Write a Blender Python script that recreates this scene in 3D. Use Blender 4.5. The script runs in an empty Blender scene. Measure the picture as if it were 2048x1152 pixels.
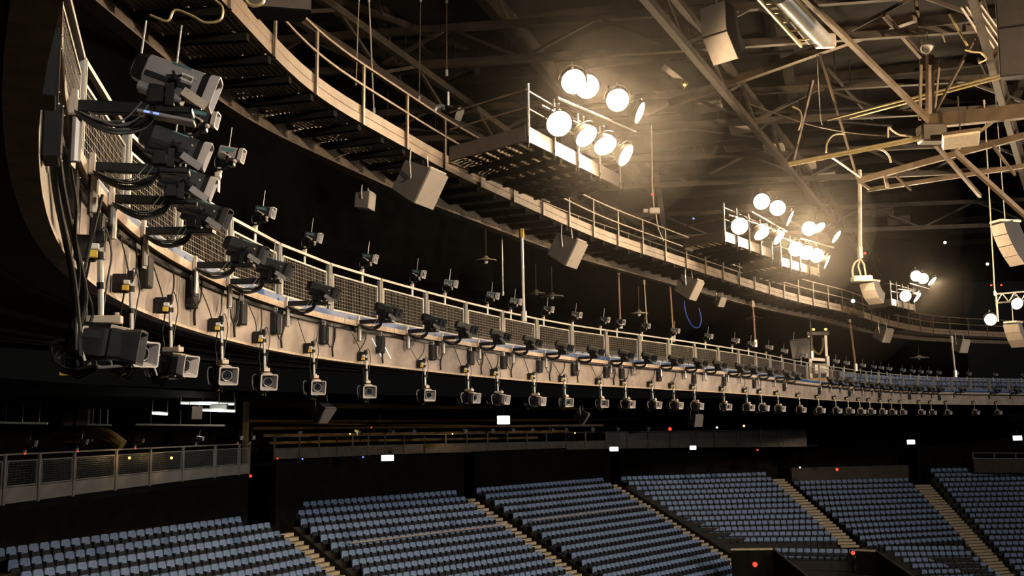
import bpy, math, random
from mathutils import Vector, Matrix
random.seed(7)
SC = bpy.context.scene
COL = SC.collection
PI = math.pi

# ------------------------------------------------------------------ camera
F = 2080.0            # focal length in pixels of the 2048 x 1152 frame
PITCH = math.atan((858.0 - 576.0) / F)
ROLL = 0.0115
EZ = 14.0             # eye height above the arena floor
cam_d = bpy.data.cameras.new('camera')
cam_d.sensor_width = 36.0
cam_d.lens = F / 2048.0 * 36.0
cam_d.clip_start = 0.1
cam_d.clip_end = 400
cam = bpy.data.objects.new('camera', cam_d)
COL.objects.link(cam)
cam.matrix_world = (Matrix.Translation((0, 0, EZ)) @ Matrix.Rotation(PI / 2 + PITCH, 4, 'X')
                    @ Matrix.Rotation(-ROLL, 4, 'Z'))
SC.camera = cam

# ------------------------------------------------------------------ world, exposure
wd = bpy.data.worlds.new('world')
SC.world = wd
wd.use_nodes = True
wd.node_tree.nodes['Background'].inputs[0].default_value = (0.8, 0.75, 0.7, 1)
wd.node_tree.nodes['Background'].inputs[1].default_value = 0.004
SC.view_settings.view_transform = 'Standard'
SC.view_settings.look = 'None'
SC.view_settings.gamma = 1.0
SC.view_settings.exposure = 0.12
SC.view_settings.use_curve_mapping = False
SC.cycles.use_denoising = True
SC.cycles.max_bounces = 3
SC.cycles.diffuse_bounces = 2
SC.cycles.glossy_bounces = 2
SC.cycles.caustics_reflective = False
SC.cycles.caustics_refractive = False
SC.cycles.use_adaptive_sampling = True
SC.cycles.adaptive_threshold = 0.05
SC.cycles.adaptive_min_samples = 16
SC.cycles.volume_bounces = 0
SC.cycles.sample_clamp_indirect = 3.0
SC.cycles.use_light_tree = False
WARM = (1.0, 0.74, 0.46)
LAMP_POWER = 1300.0    # watts of each floodlight in view
FILL_POWER = 12000.0    # base watts of the added floodlight banks out of view

def spot(name, loc, target, power, color, size=100, blend=0.6, radius=0.25):
    l = bpy.data.lights.new(name, 'SPOT')
    l.energy = power; l.color = color; l.spot_size = math.radians(size); l.spot_blend = blend
    l.shadow_soft_size = radius
    o = bpy.data.objects.new(name, l); COL.objects.link(o)
    o.location = loc
    o.rotation_euler = (Vector(target) - Vector(loc)).to_track_quat('-Z', 'Y').to_euler()
    return o

# ------------------------------------------------------------------ pixel <-> place
def ray(x, y):
    u = (x - 1024) / F; v = -(y - 576) / F
    c, s = math.cos(ROLL), math.sin(ROLL)
    u0 = c * u + s * v; v0 = -s * u + c * v
    return Vector((u0, math.cos(PITCH) - v0 * math.sin(PITCH), math.sin(PITCH) + v0 * math.cos(PITCH)))
EYE = Vector((0, 0, EZ))
def Wz(x, y, z):            # the point seen at a pixel, at height z above the eye
    d = ray(x, y); return EYE + d * (z / d.z)
def Wd(x, y, d_):           # ... at distance d_ ahead
    d = ray(x, y); return EYE + d * (d_ / d.y)
def Wp(x, y, p0, n):        # ... on the plane through p0 with normal n
    d = ray(x, y); return EYE + d * ((p0 - EYE).dot(n) / d.dot(n))
def project(p):
    q = p - EYE
    c, s = math.cos(PITCH), math.sin(PITCH)
    dep = q.y * c + q.z * s
    if dep < 0.05: return (-9999, -9999, dep)
    v0 = (-q.y * s + q.z * c) / dep; u0 = q.x / dep
    c, s = math.cos(ROLL), math.sin(ROLL)
    return (1024 + F * (c * u0 - s * v0), 576 - F * (s * u0 + c * v0), dep)

# ------------------------------------------------------------------ materials
M = {}
def mat(name, col, rough=0.6, metal=0.0, var=0.12, scale=6.0, bump=0.0, emit=None, estr=0.0, spec=0.5, stain=0.0):
    m = bpy.data.materials.new(name); m.use_nodes = True
    nt = m.node_tree; b = nt.nodes['Principled BSDF']
    b.inputs['Roughness'].default_value = rough
    b.inputs['Metallic'].default_value = metal
    b.inputs['Specular IOR Level'].default_value = spec
    b.inputs['Base Color'].default_value = (*col, 1)
    if var > 0:
        tc = nt.nodes.new('ShaderNodeTexCoord')
        nz = nt.nodes.new('ShaderNodeTexNoise'); nz.inputs['Scale'].default_value = scale
        nz.inputs['Detail'].default_value = 6
        nt.links.new(tc.outputs['Object'], nz.inputs['Vector'])
        rp = nt.nodes.new('ShaderNodeValToRGB')
        lo = tuple(max(0, c * (1 - var * 1.6)) for c in col); hi = tuple(min(1, c * (1 + var)) for c in col)
        rp.color_ramp.elements[0].position = 0.3; rp.color_ramp.elements[1].position = 0.7
        rp.color_ramp.elements[0].color = (*lo, 1); rp.color_ramp.elements[1].color = (*hi, 1)
        nt.links.new(nz.outputs['Fac'], rp.inputs['Fac'])
        out = rp.outputs['Color']
        if stain > 0:
            n2 = nt.nodes.new('ShaderNodeTexNoise'); n2.inputs['Scale'].default_value = 1.3
            n2.inputs['Detail'].default_value = 8; n2.inputs['Roughness'].default_value = 0.7
            nt.links.new(tc.outputs['Object'], n2.inputs['Vector'])
            r2 = nt.nodes.new('ShaderNodeValToRGB')
            r2.color_ramp.elements[0].position = 0.42; r2.color_ramp.elements[1].position = 0.62
            r2.color_ramp.elements[0].color = (1 - stain, 1 - stain * 1.05, 1 - stain * 1.1, 1)
            r2.color_ramp.elements[1].color = (1, 1, 1, 1)
            nt.links.new(n2.outputs['Fac'], r2.inputs['Fac'])
            mx = nt.nodes.new('ShaderNodeMixRGB'); mx.blend_type = 'MULTIPLY'; mx.inputs[0].default_value = 1
            nt.links.new(out, mx.inputs[1]); nt.links.new(r2.outputs['Color'], mx.inputs[2])
            out = mx.outputs[0]
        nt.links.new(out, b.inputs['Base Color'])
        if bump > 0:
            bp = nt.nodes.new('ShaderNodeBump'); bp.inputs['Strength'].default_value = bump
            nt.links.new(nz.outputs['Fac'], bp.inputs['Height']); nt.links.new(bp.outputs[0], b.inputs['Normal'])
    if emit:
        b.inputs['Emission Color'].default_value = (*emit, 1); b.inputs['Emission Strength'].default_value = estr
        m.cycles.emission_sampling = 'NONE'      # the beams themselves are lamps; the lens only shows
    M[name] = m
    return m

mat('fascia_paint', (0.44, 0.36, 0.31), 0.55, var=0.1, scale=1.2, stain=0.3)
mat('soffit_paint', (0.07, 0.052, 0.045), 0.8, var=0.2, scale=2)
mat('ledge_timber', (0.62, 0.47, 0.34), 0.5, var=0.18, scale=9)
mat('blue_valance', (0.04, 0.11, 0.30), 0.4, var=0.25, scale=3)
mat('rail_steel', (0.52, 0.47, 0.40), 0.4, 0.15, var=0.1)
mat('post_steel', (0.30, 0.31, 0.31), 0.4, 0.5, var=0.12)
mat('wire_steel', (0.42, 0.36, 0.30), 0.4, 0.2, var=0)
mat('black_plastic', (0.008, 0.008, 0.009), 0.35, var=0.2, spec=0.35)
mat('black_rubber', (0.008, 0.008, 0.008), 0.5, var=0)
mat('box_grey', (0.018, 0.018, 0.018), 0.7, var=0.15, scale=8, spec=0.2)
mat('cam_grey', (0.30, 0.29, 0.30), 0.32, 0.15, var=0.06, scale=8)
mat('cam_dark', (0.030, 0.033, 0.036), 0.28, var=0.15, scale=10)
mat('cam_dark_lit', (0.20, 0.185, 0.17), 0.3, 0.1, var=0.1, scale=10)  # dark body paled for far cameras, lamp light from above in the colour
mat('hood_pale', (0.55, 0.51, 0.50), 0.4, var=0.05)
mat('hood_dark', (0.05, 0.05, 0.052), 0.4, var=0.1)
mat('silver', (0.58, 0.55, 0.50), 0.3, 0.25, var=0.05)
mat('plate_cream', (0.62, 0.52, 0.42), 0.45, 0.1, var=0.06)
mat('lens_glass', (0.01, 0.012, 0.02), 0.06, var=0, spec=0.9)
mat('tag_yellow', (0.72, 0.50, 0.06), 0.5, var=0.15)
mat('tag_white', (0.75, 0.74, 0.70), 0.5, var=0.05)
mat('label_dark', (0.10, 0.08, 0.05), 0.5, var=0.3, scale=60)
mat('teal_panel', (0.09, 0.19, 0.20), 0.25, var=0.2)
mat('catwalk_board', (0.27, 0.185, 0.12), 0.6, var=0.15, scale=3, stain=0.2)
mat('catwalk_steel', (0.16, 0.12, 0.085), 0.5, 0.3, var=0.2, scale=4)
mat('catwalk_dark', (0.007, 0.006, 0.005), 0.9, 0.0, var=0.2, spec=0.1)
mat('grating', (0.34, 0.30, 0.26), 0.4, 0.3, var=0.1)
mat('platform_board', (0.17, 0.14, 0.115), 0.5, 0.2, var=0.12)
mat('roof_deck', (0.040, 0.028, 0.018), 0.8, var=0.25, scale=0.6)
mat('roof_steel', (0.16, 0.112, 0.07), 0.5, 0.3, var=0.2, scale=2)
mat('roof_dark', (0.06, 0.042, 0.027), 0.6, 0.2, var=0.2, scale=2)
mat('batten_cream', (0.55, 0.43, 0.22), 0.35, 0.4, var=0.1)
mat('speaker_front_lit', (0.44, 0.37, 0.30), 0.6, var=0.06)  # fronts paler than the cabinets: light on the face put into the colour
mat('speaker_side', (0.14, 0.125, 0.11), 0.6, var=0.08)
mat('speaker_brown', (0.06, 0.047, 0.037), 0.7, var=0.12)
mat('speaker_dark', (0.018, 0.014, 0.012), 0.7, var=0.2)
mat('panel_cream', (0.62, 0.52, 0.38), 0.5, var=0.08)
mat('cable_cream', (0.50, 0.42, 0.28), 0.5, var=0)
mat('cable_blue', (0.03, 0.09, 0.55), 0.4, var=0)
mat('rod_rust', (0.28, 0.15, 0.09), 0.6, 0.2, var=0.15)
mat('seat_blue', (0.215, 0.30, 0.50), 0.75, var=0.1, scale=5)
mat('seat_pan_shade', (0.016, 0.02, 0.03), 0.75, var=0.12, scale=5)  # near-black: the shade between seat rows is put into the pad colour
mat('seat_frame', (0.010, 0.010, 0.010), 0.6, var=0)
mat('concrete_dark', (0.030, 0.026, 0.022), 0.85, var=0.25, scale=3)
mat('step_cream', (0.56, 0.46, 0.32), 0.7, var=0.14, scale=4)
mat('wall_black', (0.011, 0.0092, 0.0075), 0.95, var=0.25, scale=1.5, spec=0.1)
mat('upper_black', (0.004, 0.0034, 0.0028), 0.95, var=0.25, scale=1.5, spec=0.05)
mat('wall_brown', (0.075, 0.058, 0.046), 0.85, var=0.15, scale=1.5)
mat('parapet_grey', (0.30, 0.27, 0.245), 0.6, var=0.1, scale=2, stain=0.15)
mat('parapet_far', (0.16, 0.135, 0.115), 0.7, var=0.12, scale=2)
mat('ochre_panel', (0.20, 0.12, 0.03), 0.6, var=0.3, scale=1.5)
mat('floor_dark', (0.03, 0.028, 0.026), 0.8, var=0.2)
mat('lift_cream', (0.80, 0.70, 0.53), 0.45, 0.1, var=0.1)
mat('lift_orange', (0.66, 0.33, 0.06), 0.5, var=0.15)
mat('lamp_shell', (0.10, 0.085, 0.065), 0.4, 0.6, var=0.1)
mat('lamp_lens', (1, 0.9, 0.7), 0.3, var=0, emit=(1.0, 0.78, 0.48), estr=100.0)
mat('exit_glow', (0.9, 0.95, 0.9), 0.3, var=0, emit=(0.95, 1.0, 0.88), estr=5.0)
mat('tube_glow', (0.9, 0.95, 0.9), 0.3, var=0, emit=(0.95, 1.0, 0.92), estr=0.8)
mat('red_led', (0.8, 0.05, 0.03), 0.3, var=0, emit=(1.0, 0.06, 0.03), estr=1.3)
mat('blue_led', (0.1, 0.15, 0.9), 0.3, var=0, emit=(0.12, 0.2, 1.0), estr=2.5)
mat('amber_led', (0.9, 0.6, 0.1), 0.3, var=0, emit=(1.0, 0.62, 0.12), estr=2.5)
mat('white_led', (0.9, 0.9, 1), 0.3, var=0, emit=(0.85, 0.92, 1.0), estr=3.0)
g = bpy.data.materials.new('balustrade_glass'); g.use_nodes = True; M['balustrade_glass'] = g
_b = g.node_tree.nodes['Principled BSDF']
_b.inputs['Base Color'].default_value = (0.55, 0.6, 0.65, 1); _b.inputs['Alpha'].default_value = 0.12
_b.inputs['Roughness'].default_value = 0.08

# ------------------------------------------------------------------ mesh builder
def axes(d, up=(0, 0, 1)):
    x = Vector(d).normalized(); u = Vector(up)
    if abs(x.dot(u)) > 0.999: u = Vector((0, 1, 0))
    y = u.cross(x).normalized(); z = x.cross(y)
    return x, y, z
I3 = (Vector((1, 0, 0)), Vector((0, 1, 0)), Vector((0, 0, 1)))

class MB:
    def __init__(s): s.v = []; s.f = []
    def add(s, vs, fs):
        o = len(s.v); s.v += [Vector(p) for p in vs]; s.f += [tuple(i + o for i in f) for f in fs]; return s
    def box(s, c, h, ax=I3):
        c = Vector(c); vs = []
        for k in (-1, 1):
            for j in (-1, 1):
                for i in (-1, 1): vs.append(c + ax[0] * (i * h[0]) + ax[1] * (j * h[1]) + ax[2] * (k * h[2]))
        return s.add(vs, [(0, 2, 3, 1), (4, 5, 7, 6), (0, 1, 5, 4), (2, 6, 7, 3), (0, 4, 6, 2), (1, 3, 7, 5)])
    def loft(s, secs, cap0=True, cap1=True):
        n = len(secs[0]); vs = [p for q in secs for p in q]; fs = []
        for i in range(len(secs) - 1):
            for j in range(n):
                a = i * n + j; b = i * n + (j + 1) % n
                fs.append((a, b, b + n, a + n))
        if cap0: fs.append(tuple(reversed(range(n))))
        if cap1: fs.append(tuple(range((len(secs) - 1) * n, len(secs) * n)))
        return s.add(vs, fs)
    def octo(s, o, ax, stations, cap0=True, cap1=True):
        """stations: (u, half width, half height, chamfer, dz) along ax[0]"""
        secs = []
        for (u, w, h, c, dz) in stations:
            pts = [(-w + c, -h), (w - c, -h), (w, -h + c), (w, h - c), (w - c, h), (-w + c, h), (-w, h - c), (-w, -h + c)]
            secs.append([Vector(o) + ax[0] * u + ax[1] * a + ax[2] * (b + dz) for a, b in pts])
        return s.loft(secs, cap0, cap1)
    def rbox(s, c, h, ch=0.01, ax=I3):
        x, y, z = h
        return s.octo(c, ax, [(-x, y - ch, z - ch, ch * .7, 0), (-x + ch, y, z, ch, 0), (x - ch, y, z, ch, 0), (x, y - ch, z - ch, ch * .7, 0)])
    def beam(s, p, q, w, h, up=(0, 0, 1)):
        p = Vector(p); q = Vector(q); ax = axes(q - p, up)
        return s.box((p + q) / 2, ((q - p).length / 2, w / 2, h / 2), ax)
    def tube(s, pts, r, n=6, caps=True, sm=True):
        pts = [Vector(p) for p in pts]
        if sm and len(pts) > 3 and not isinstance(r, (list, tuple)):
            P = [pts[0] * 2 - pts[1]] + pts + [pts[-1] * 2 - pts[-2]]; q = []
            for i in range(1, len(P) - 2):
                a, b, c, e = P[i - 1:i + 3]
                for t in (0, .25, .5, .75): q.append(0.5 * (2 * b + (c - a) * t + (2 * a - 5 * b + 4 * c - e) * t * t + (3 * b - a - 3 * c + e) * t ** 3))
            pts = q + [pts[-1]]
        secs = []; yv = None
        for i, p in enumerate(pts):
            t = (pts[min(i + 1, len(pts) - 1)] - pts[max(i - 1, 0)]).normalized()
            if yv is None: _, yv, zv = axes(t)
            else:
                yv = (yv - t * yv.dot(t))
                if yv.length < 1e-6: _, yv, _z = axes(t)
                yv.normalize()
            zv = t.cross(yv)
            rr = r[i] if isinstance(r, (list, tuple)) else r
            secs.append([p + yv * (rr * math.cos(2 * PI * k / n)) + zv * (rr * math.sin(2 * PI * k / n)) for k in range(n)])
        return s.loft(secs, caps, caps)
    def lathe(s, o, ax, prof, n=12, cap0=True, cap1=True):
        secs = [[Vector(o) + ax[0] * u + ax[1] * (r * math.cos(2 * PI * k / n)) + ax[2] * (r * math.sin(2 * PI * k / n)) for k in range(n)] for u, r in prof]
        return s.loft(secs, cap0, cap1)
    def ball(s, c, r, n=6):
        return s.lathe(c, I3, [(-r * .92, r * .35), (-r * .5, r * .86), (0, r), (r * .5, r * .86), (r * .92, r * .35)], n)
    def hoop(s, c, ax, R, r, n=14, m=5):
        secs = []
        for i in range(n + 1):
            a = 2 * PI * i / n; d = ax[1] * math.cos(a) + ax[2] * math.sin(a)
            secs.append([Vector(c) + d * (R + r * math.cos(2 * PI * k / m)) + ax[0] * (r * math.sin(2 * PI * k / m)) for k in range(m)])
        return s.loft(secs, False, False)
    def mesh(s, name, m, smooth=True, off=None):
        me = bpy.data.meshes.new(name)
        vs = [tuple(p - off) for p in s.v] if off is not None else [tuple(p) for p in s.v]
        me.from_pydata(vs, [], s.f); me.update()
        if smooth:
            me.polygons.foreach_set('use_smooth', [True] * len(me.polygons)); me.set_sharp_from_angle(angle=math.radians(32))
        me.materials.append(M[m]); return me
    def build(s, name, m, parent=None, smooth=True, kind=None):
        off = parent_origin(parent) if parent is not None else None
        me = s.mesh(name, m, smooth, off)
        return link(name, me, parent, kind)

def parent_origin(p):
    v = Vector((0, 0, 0))
    while p is not None: v = v + p.location; p = p.parent
    return v
def link(name, data, parent=None, kind=None, loc=None, rot=None):
    o = bpy.data.objects.new(name, data); COL.objects.link(o)
    if parent is not None: o.parent = parent
    if kind: o['kind'] = kind
    if loc is not None: o.location = loc
    if rot is not None: o.rotation_euler = rot
    return o
def tag(o, label, cat, group=None, kind=None):
    o['label'] = label; o['category'] = cat
    if group: o['group'] = group
    if kind: o['kind'] = kind
    return o
def thing(name, label, cat, loc=(0, 0, 0), rotz=0.0, group=None, kind=None):
    o = bpy.data.objects.new(name, None); COL.objects.link(o)
    o.location = loc; o.rotation_euler = (0, 0, rotz); o.empty_display_size = 0.2
    return tag(o, label, cat, group, kind)
def structure(name, label, cat, loc=(0, 0, 0)):
    return thing(name, label, cat, loc, kind='structure')
def place(name, label, cat, group, parts, loc, rotz, rots=None):
    """parts: list of (part name, mesh, parent part or None, local z-rotation class)"""
    t = thing(name, label, cat, loc, rotz, group); made = {}
    for (pn, me, par, cls) in parts:
        o = link(pn, me, made[par] if par else t)
        if cls and rots and cls in rots and not par: o.location = rots[cls][0]; o.rotation_euler = rots[cls][1]
        made[pn] = o
    return t
_o1 = 'zeroth first second third fourth fifth sixth seventh eighth ninth tenth eleventh twelfth thirteenth fourteenth fifteenth sixteenth seventeenth eighteenth nineteenth'.split()
_t = {2: 'twent', 3: 'thirt', 4: 'fort', 5: 'fift', 6: 'sixt'}
def nth(n):
    if n < 20: return _o1[n]
    a, b = divmod(n, 10)
    return _t[a] + 'ieth' if b == 0 else _t[a] + 'y-' + _o1[b]

# ------------------------------------------------------------------ plan curves
class Curve:
    """a smoothed plan curve with arc length; inward = right-hand side of travel"""
    def __init__(s, pts, sm=2.0, step=0.25):
        P = [Vector((p[0], p[1])) for p in pts]
        P = [P[0] * 2 - P[1]] + P + [P[-1] * 2 - P[-2]]
        d = []
        for i in range(1, len(P) - 2):
            n = 24
            for k in range(n):
                t = k / n; a, b, c, e = P[i - 1], P[i], P[i + 1], P[i + 2]
                d.append(0.5 * (2 * b + (c - a) * t + (2 * a - 5 * b + 4 * c - e) * t * t + (3 * b - a - 3 * c + e) * t ** 3))
        d.append(P[-2].copy())
        q = s.resample(d, step)
        w = int(sm / step)
        for _ in range(2):
            q2 = []
            for i in range(len(q)):
                ww = min(w, i, len(q) - 1 - i); seg = q[i - ww:i + ww + 1]
                q2.append(sum(seg, Vector((0, 0))) / len(seg))
            q = q2
        s.q = s.resample(q, step); s.step = step; s.L = (len(s.q) - 1) * step
    def resample(s, d, step):
        out = [d[0]]; acc = 0
        for i in range(1, len(d)):
            seg = (d[i] - d[i - 1]).length; pos = 0
            while acc + (seg - pos) >= step:
                pos += step - acc; acc = 0
                out.append(d[i - 1].lerp(d[i], pos / seg))
            acc += seg - pos
        return out
    def at(s, u, off=0.0, z=0.0):
        """point at arc length u, moved inward by off, at height z above the eye"""
        i = max(0, min(len(s.q) - 2, int(u / s.step))); t = u / s.step - i
        p = s.q[i].lerp(s.q[i + 1], t); n = s.normal(u)
        return Vector((p.x + n.x * off, p.y + n.y * off, EZ + z))
    def tangent(s, u):
        i = u / s.step; a = max(0, min(len(s.q) - 1, int(i - 3))); b = max(0, min(len(s.q) - 1, int(i + 4)))
        if a == b: a -= 1
        return (s.q[b] - s.q[a]).normalized()
    def normal(s, u):
        t = s.tangent(u); return Vector((t.y, -t.x))
    def yaw(s, u):
        n = s.normal(u); return math.atan2(n.y, n.x)
    def find(s, px, z, off=0.0, lo=0.0):
        best = None; u = lo
        while u < s.L:
            e = abs(project(s.at(u, off, z))[0] - px)
            if best is None or e < best[0]: best = (e, u)
            u += 0.05
        return best[1]
def strip(cv, u0, u1, section, step=0.5, off_z=0):
    """sweep a closed (offset, z) section along a curve"""
    n = max(2, int((u1 - u0) / step) + 1); secs = []
    for i in range(n):
        u = u0 + (u1 - u0) * i / (n - 1)
        secs.append([cv.at(u, a, b) for a, b in section])
    return MB().loft(secs)
def rect(a0, a1, z0, z1): return [(a0, z0), (a1, z0), (a1, z1), (a0, z1)]

# ================================================================== THE SETTING
ZB, ZL, ZT = 1.465, 2.365, 3.465      # fascia foot, ledge, rail top (above the eye)
ring_px = [(80, 0), (48, 100), (35, 200), (42, 300), (60, 400), (95, 480), (140, 550), (190, 583), (250, 612), (350, 650),
           (480, 686), (626, 715), (772, 732), (954, 752), (1127, 767), (1293, 776), (1500, 788), (1619, 797.5), (1757, 805),
           (1868, 808), (2048, 809), (2200, 809)]
_rp = [(Wz(x, y, ZB).x, Wz(x, y, ZB).y) for x, y in ring_px]
RING = Curve([(1.9, -0.7), (0.55, 0.25), (-0.45, 1.35), (-1.1, 2.4)] + _rp)
U_IN = RING.find(120, ZB, lo=8)       # from here on the picture x grows along the ring

fascia = structure('wall_balcony', 'tan painted curved balcony front sweeping across the arena', 'balcony', RING.at(0, 0, ZB))
strip(RING, 0, RING.L, rect(-0.10, 0.0, ZB, ZL - 0.14)).build('fascia', 'fascia_paint', fascia)
strip(RING, 0, RING.L, rect(-0.12, 0.035, ZB - 0.025, ZB + 0.012)).build('bottom_lip', 'ledge_timber', fascia)
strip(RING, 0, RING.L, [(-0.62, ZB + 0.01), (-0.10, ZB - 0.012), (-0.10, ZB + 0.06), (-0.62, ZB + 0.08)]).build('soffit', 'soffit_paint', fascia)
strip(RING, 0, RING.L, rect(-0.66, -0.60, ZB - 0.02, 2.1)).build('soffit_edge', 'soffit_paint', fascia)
strip(RING, 0, RING.L, [(-13, 2.9), (-0.60, 1.8), (-0.60, 1.95), (-13, 3.1)], 1.0).build('slab', 'concrete_dark', fascia)
# ledge boards, one length after another
u = 0.0; nb = 0
while u < RING.L - 2.45:
    strip(RING, u + 0.012, u + 2.428, rect(-0.30, 0.115, ZL - 0.13, ZL - 0.02)).build('ledge_board', 'ledge_timber', fascia)
    u += 2.44
strip(RING, 0, RING.L, rect(-0.06, 0.05, ZL - 0.02, ZL + 0.11)).build('blue_valance', 'blue_valance', fascia)
strip(RING, 0, RING.L, rect(0.0, 0.06, ZL - 0.22, ZL - 0.17)).build('ledge_shadow_strip', 'black_plastic', fascia)  # black strip in place of the shadow under the ledge
# upper tier behind the railing, and its back wall
tier = structure('floor_upper_tier', 'dark stepped floor of the upper tier behind the railing', 'floor', RING.at(0, -2, 2.2))
for k in range(4):
    strip(RING, 0, RING.L, rect(-2.2 - 0.9 * k, -1.3 - 0.9 * k, 1.85 + 0.2 * k, 1.98 + 0.45 * k), 1.0).build('tread', 'concrete_dark', tier)
for k, (o_, z_) in enumerate(((-2.2, 1.62), (-4.4, 1.8), (-6.6, 2.0), (-8.8, 2.2))):
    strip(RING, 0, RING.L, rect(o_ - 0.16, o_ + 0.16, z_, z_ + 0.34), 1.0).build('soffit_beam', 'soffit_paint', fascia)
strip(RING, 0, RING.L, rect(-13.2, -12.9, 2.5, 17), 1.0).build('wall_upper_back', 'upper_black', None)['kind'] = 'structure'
bpy.data.objects['wall_upper_back']['label'] = 'black back wall of the upper tier under the roof'
bpy.data.objects['wall_upper_back']['category'] = 'wall'

# roof deck with ribs
roof = structure('ceiling', 'dark brown roof deck with purlins high over the arena', 'ceiling', (10, 50, EZ + 17))
MB().box((15, 50, EZ + 17.2), (75, 75, 0.15)).build('deck', 'roof_deck', roof)
for k in range(15):
    y = 22 + k * 6.2
    MB().beam((-45, y + 16, EZ + 16.85), (70, y - 22, EZ + 16.85), 0.25, 0.5).build('purlin', 'roof_dark', roof)
for k in range(9):
    x = -30 + k * 11
    MB().beam((x, 15, EZ + 16.3), (x + 30, 110, EZ + 16.3), 0.4, 0.9).build('rafter', 'roof_dark', roof)
fl = structure('floor', 'dark arena floor far below', 'floor', (0, 0, 0))
MB().box((15, 50, -0.15), (75, 75, 0.1)).build('slab', 'floor_dark', fl)

# ------------------------------------------------------------------ seating bowl
Z0, RISE = -4.2, 0.42          # top of the backs of the rearmost row, rise per row
SEC = [  # (name, pixel corners: back-left, back-right with row number; front-left, front-right with row number, first row, last row)
    ('leftmost', (-4, 1098, 0), (528, 1027, 0), (105, 1191, 4), (672, 1148, 7), 0, 10),
    ('second', (566, 1007, 0), (918, 980, 0), (731, 1137, 8), (1152, 1146, 12), 0, 12),
    ('third', (958, 976, 0), (1211, 955, 0), (1211, 1149, 13), (1421, 1090, 12), 0, 17),
    ('fourth', (1244, 953, 0), (1535, 944, 0), (1435, 1076, 12), (1688, 1086, 13), 0, 12),
    ('fifth', (1590, 962, 2), (1820, 956, 2), (1737, 1084, 13), (1985, 1134, 18), 2, 13),
    ('sixth', (1863, 937, 0), (2170, 932, 0), (2031, 1131, 18), (2360, 1128, 18), 0, 20),
    ('lower fourth', (1548, 1096, 13), (1712, 1099, 13), (1618, 1152, 18), (1768, 1150, 18), 13, 18),
    ('lower fifth', (1772, 1093, 14), (1930, 1092, 14), (1845, 1140, 18), (1990, 1136, 18), 14, 20),
]
def rowz(n): return Z0 - RISE * n
def sec_row(sec, n):
    _, bl, br, fl_, fr, n0, n1 = sec
    out = []
    for b, f in ((bl, fl_), (br, fr)):
        pb = Wz(b[0], b[1], rowz(b[2])); pf = Wz(f[0], f[1], rowz(f[2]))
        t = (n - b[2]) / (f[2] - b[2]); p = pb + (pf - pb) * t
        out.append(Vector((p.x, p.y, EZ + rowz(n))))
    return out
seats = []   # (section index, row, seat from left, count, position on the tread, yaw)
terr = structure('floor_seating', 'dark concrete terracing under the blue seats', 'terrace', (0, 60, 0))
for si, sec in enumerate(SEC):
    mbt = MB()
    for n in range(sec[5], sec[6] + 1):
        a, b = sec_row(sec, n); d = (b - a); L = d.length; e = d / L
        nrm = Vector((e.y, -e.x, 0))                      # towards the arena
        cnt = max(1, round(L / 0.545)); pit = L / cnt
        for k in range(cnt - (3 if si == 0 and n == 0 else 0)):
            p = a + e * (pit * (k + 0.5)); p.z -= 0.88
            seats.append((si, n, k, cnt, p, math.atan2(nrm.y, nrm.x)))
        ax = (e, nrm, Vector((0, 0, 1)))
        mid = (a + b) / 2 + nrm * 0.05; mid.z -= 0.88
        mbt.box(mid + Vector((0, 0, -0.35)), (L / 2 + 0.35, 0.50, 0.35), ax)
    o = mbt.build('terrace_block', 'concrete_dark', terr, smooth=False)

# one seat: padded back, tip-up pad, dark standards
def seat_meshes():
    ax = (Vector((0, 1, 0)), Vector((-1, 0, 0)), Vector((0, 0, 1)))
    b = MB(); secs = []
    for (x, g) in ((-0.26, 0.025), (-0.235, 0.0), (-0.16, 0.0), (-0.145, 0.03)):
        w = 0.235 - g
        pts = [(-w, 0.465), (w, 0.465), (w + 0.006, 0.62), (w - 0.008, 0.80 - g), (w - 0.06, 0.87 - g), (-w + 0.06, 0.87 - g), (-w + 0.008, 0.80 - g), (-w - 0.006, 0.62)]
        secs.append([Vector((x - (z - 0.4) * 0.15, y, z)) for y, z in pts])
    b.loft(secs)
    c = MB().rbox((-0.10, 0, 0.44), (0.05, 0.205, 0.13), 0.03)
    f = MB().box((-0.12, 0.262, 0.32), (0.12, 0.014, 0.30)).box((-0.12, 0.262, 0.63), (0.17, 0.02, 0.015)).box((-0.15, 0, 0.36), (0.03, 0.25, 0.02))
    return b, c, f
sb, scu, sf = seat_meshes()
me_sb = sb.mesh('backrest', 'seat_blue'); me_sc = scu.mesh('seat_pad', 'seat_pan_shade'); me_sf = sf.mesh('standard', 'seat_frame', False)
def in_frame(p, m=12):
    q = project(p); return -m < q[0] < 2048 + m and -m < q[1] < 1152 + m
vis = [s for s in seats if in_frame(s[4] + Vector((0, 0, 0.8)))]
vis.sort(key=lambda s: project(s[4])[2])
single = vis[:296]; sid = set(id(s) for s in single)
BLK = {0: 'leftmost block', 1: 'second block from the left'}
for (si, n, k, cnt, p, yaw) in single:
    if si == 0: lab = 'blue folding seat, %s row from the back, %s from the stairs, leftmost block' % (nth(n + 1), nth(cnt - k))
    else: lab = 'blue folding seat, %s row from the back, %s from left stairs, %s block' % (nth(n + 1), nth(k + 1), SEC[si][0])
    place('arena_seat', lab, 'seat', 'blue folding seats nearest in the seating bowl',
          [('backrest', me_sb, None, None), ('seat_pad', me_sc, None, None), ('standard', me_sf, None, None)], p, yaw)
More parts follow.
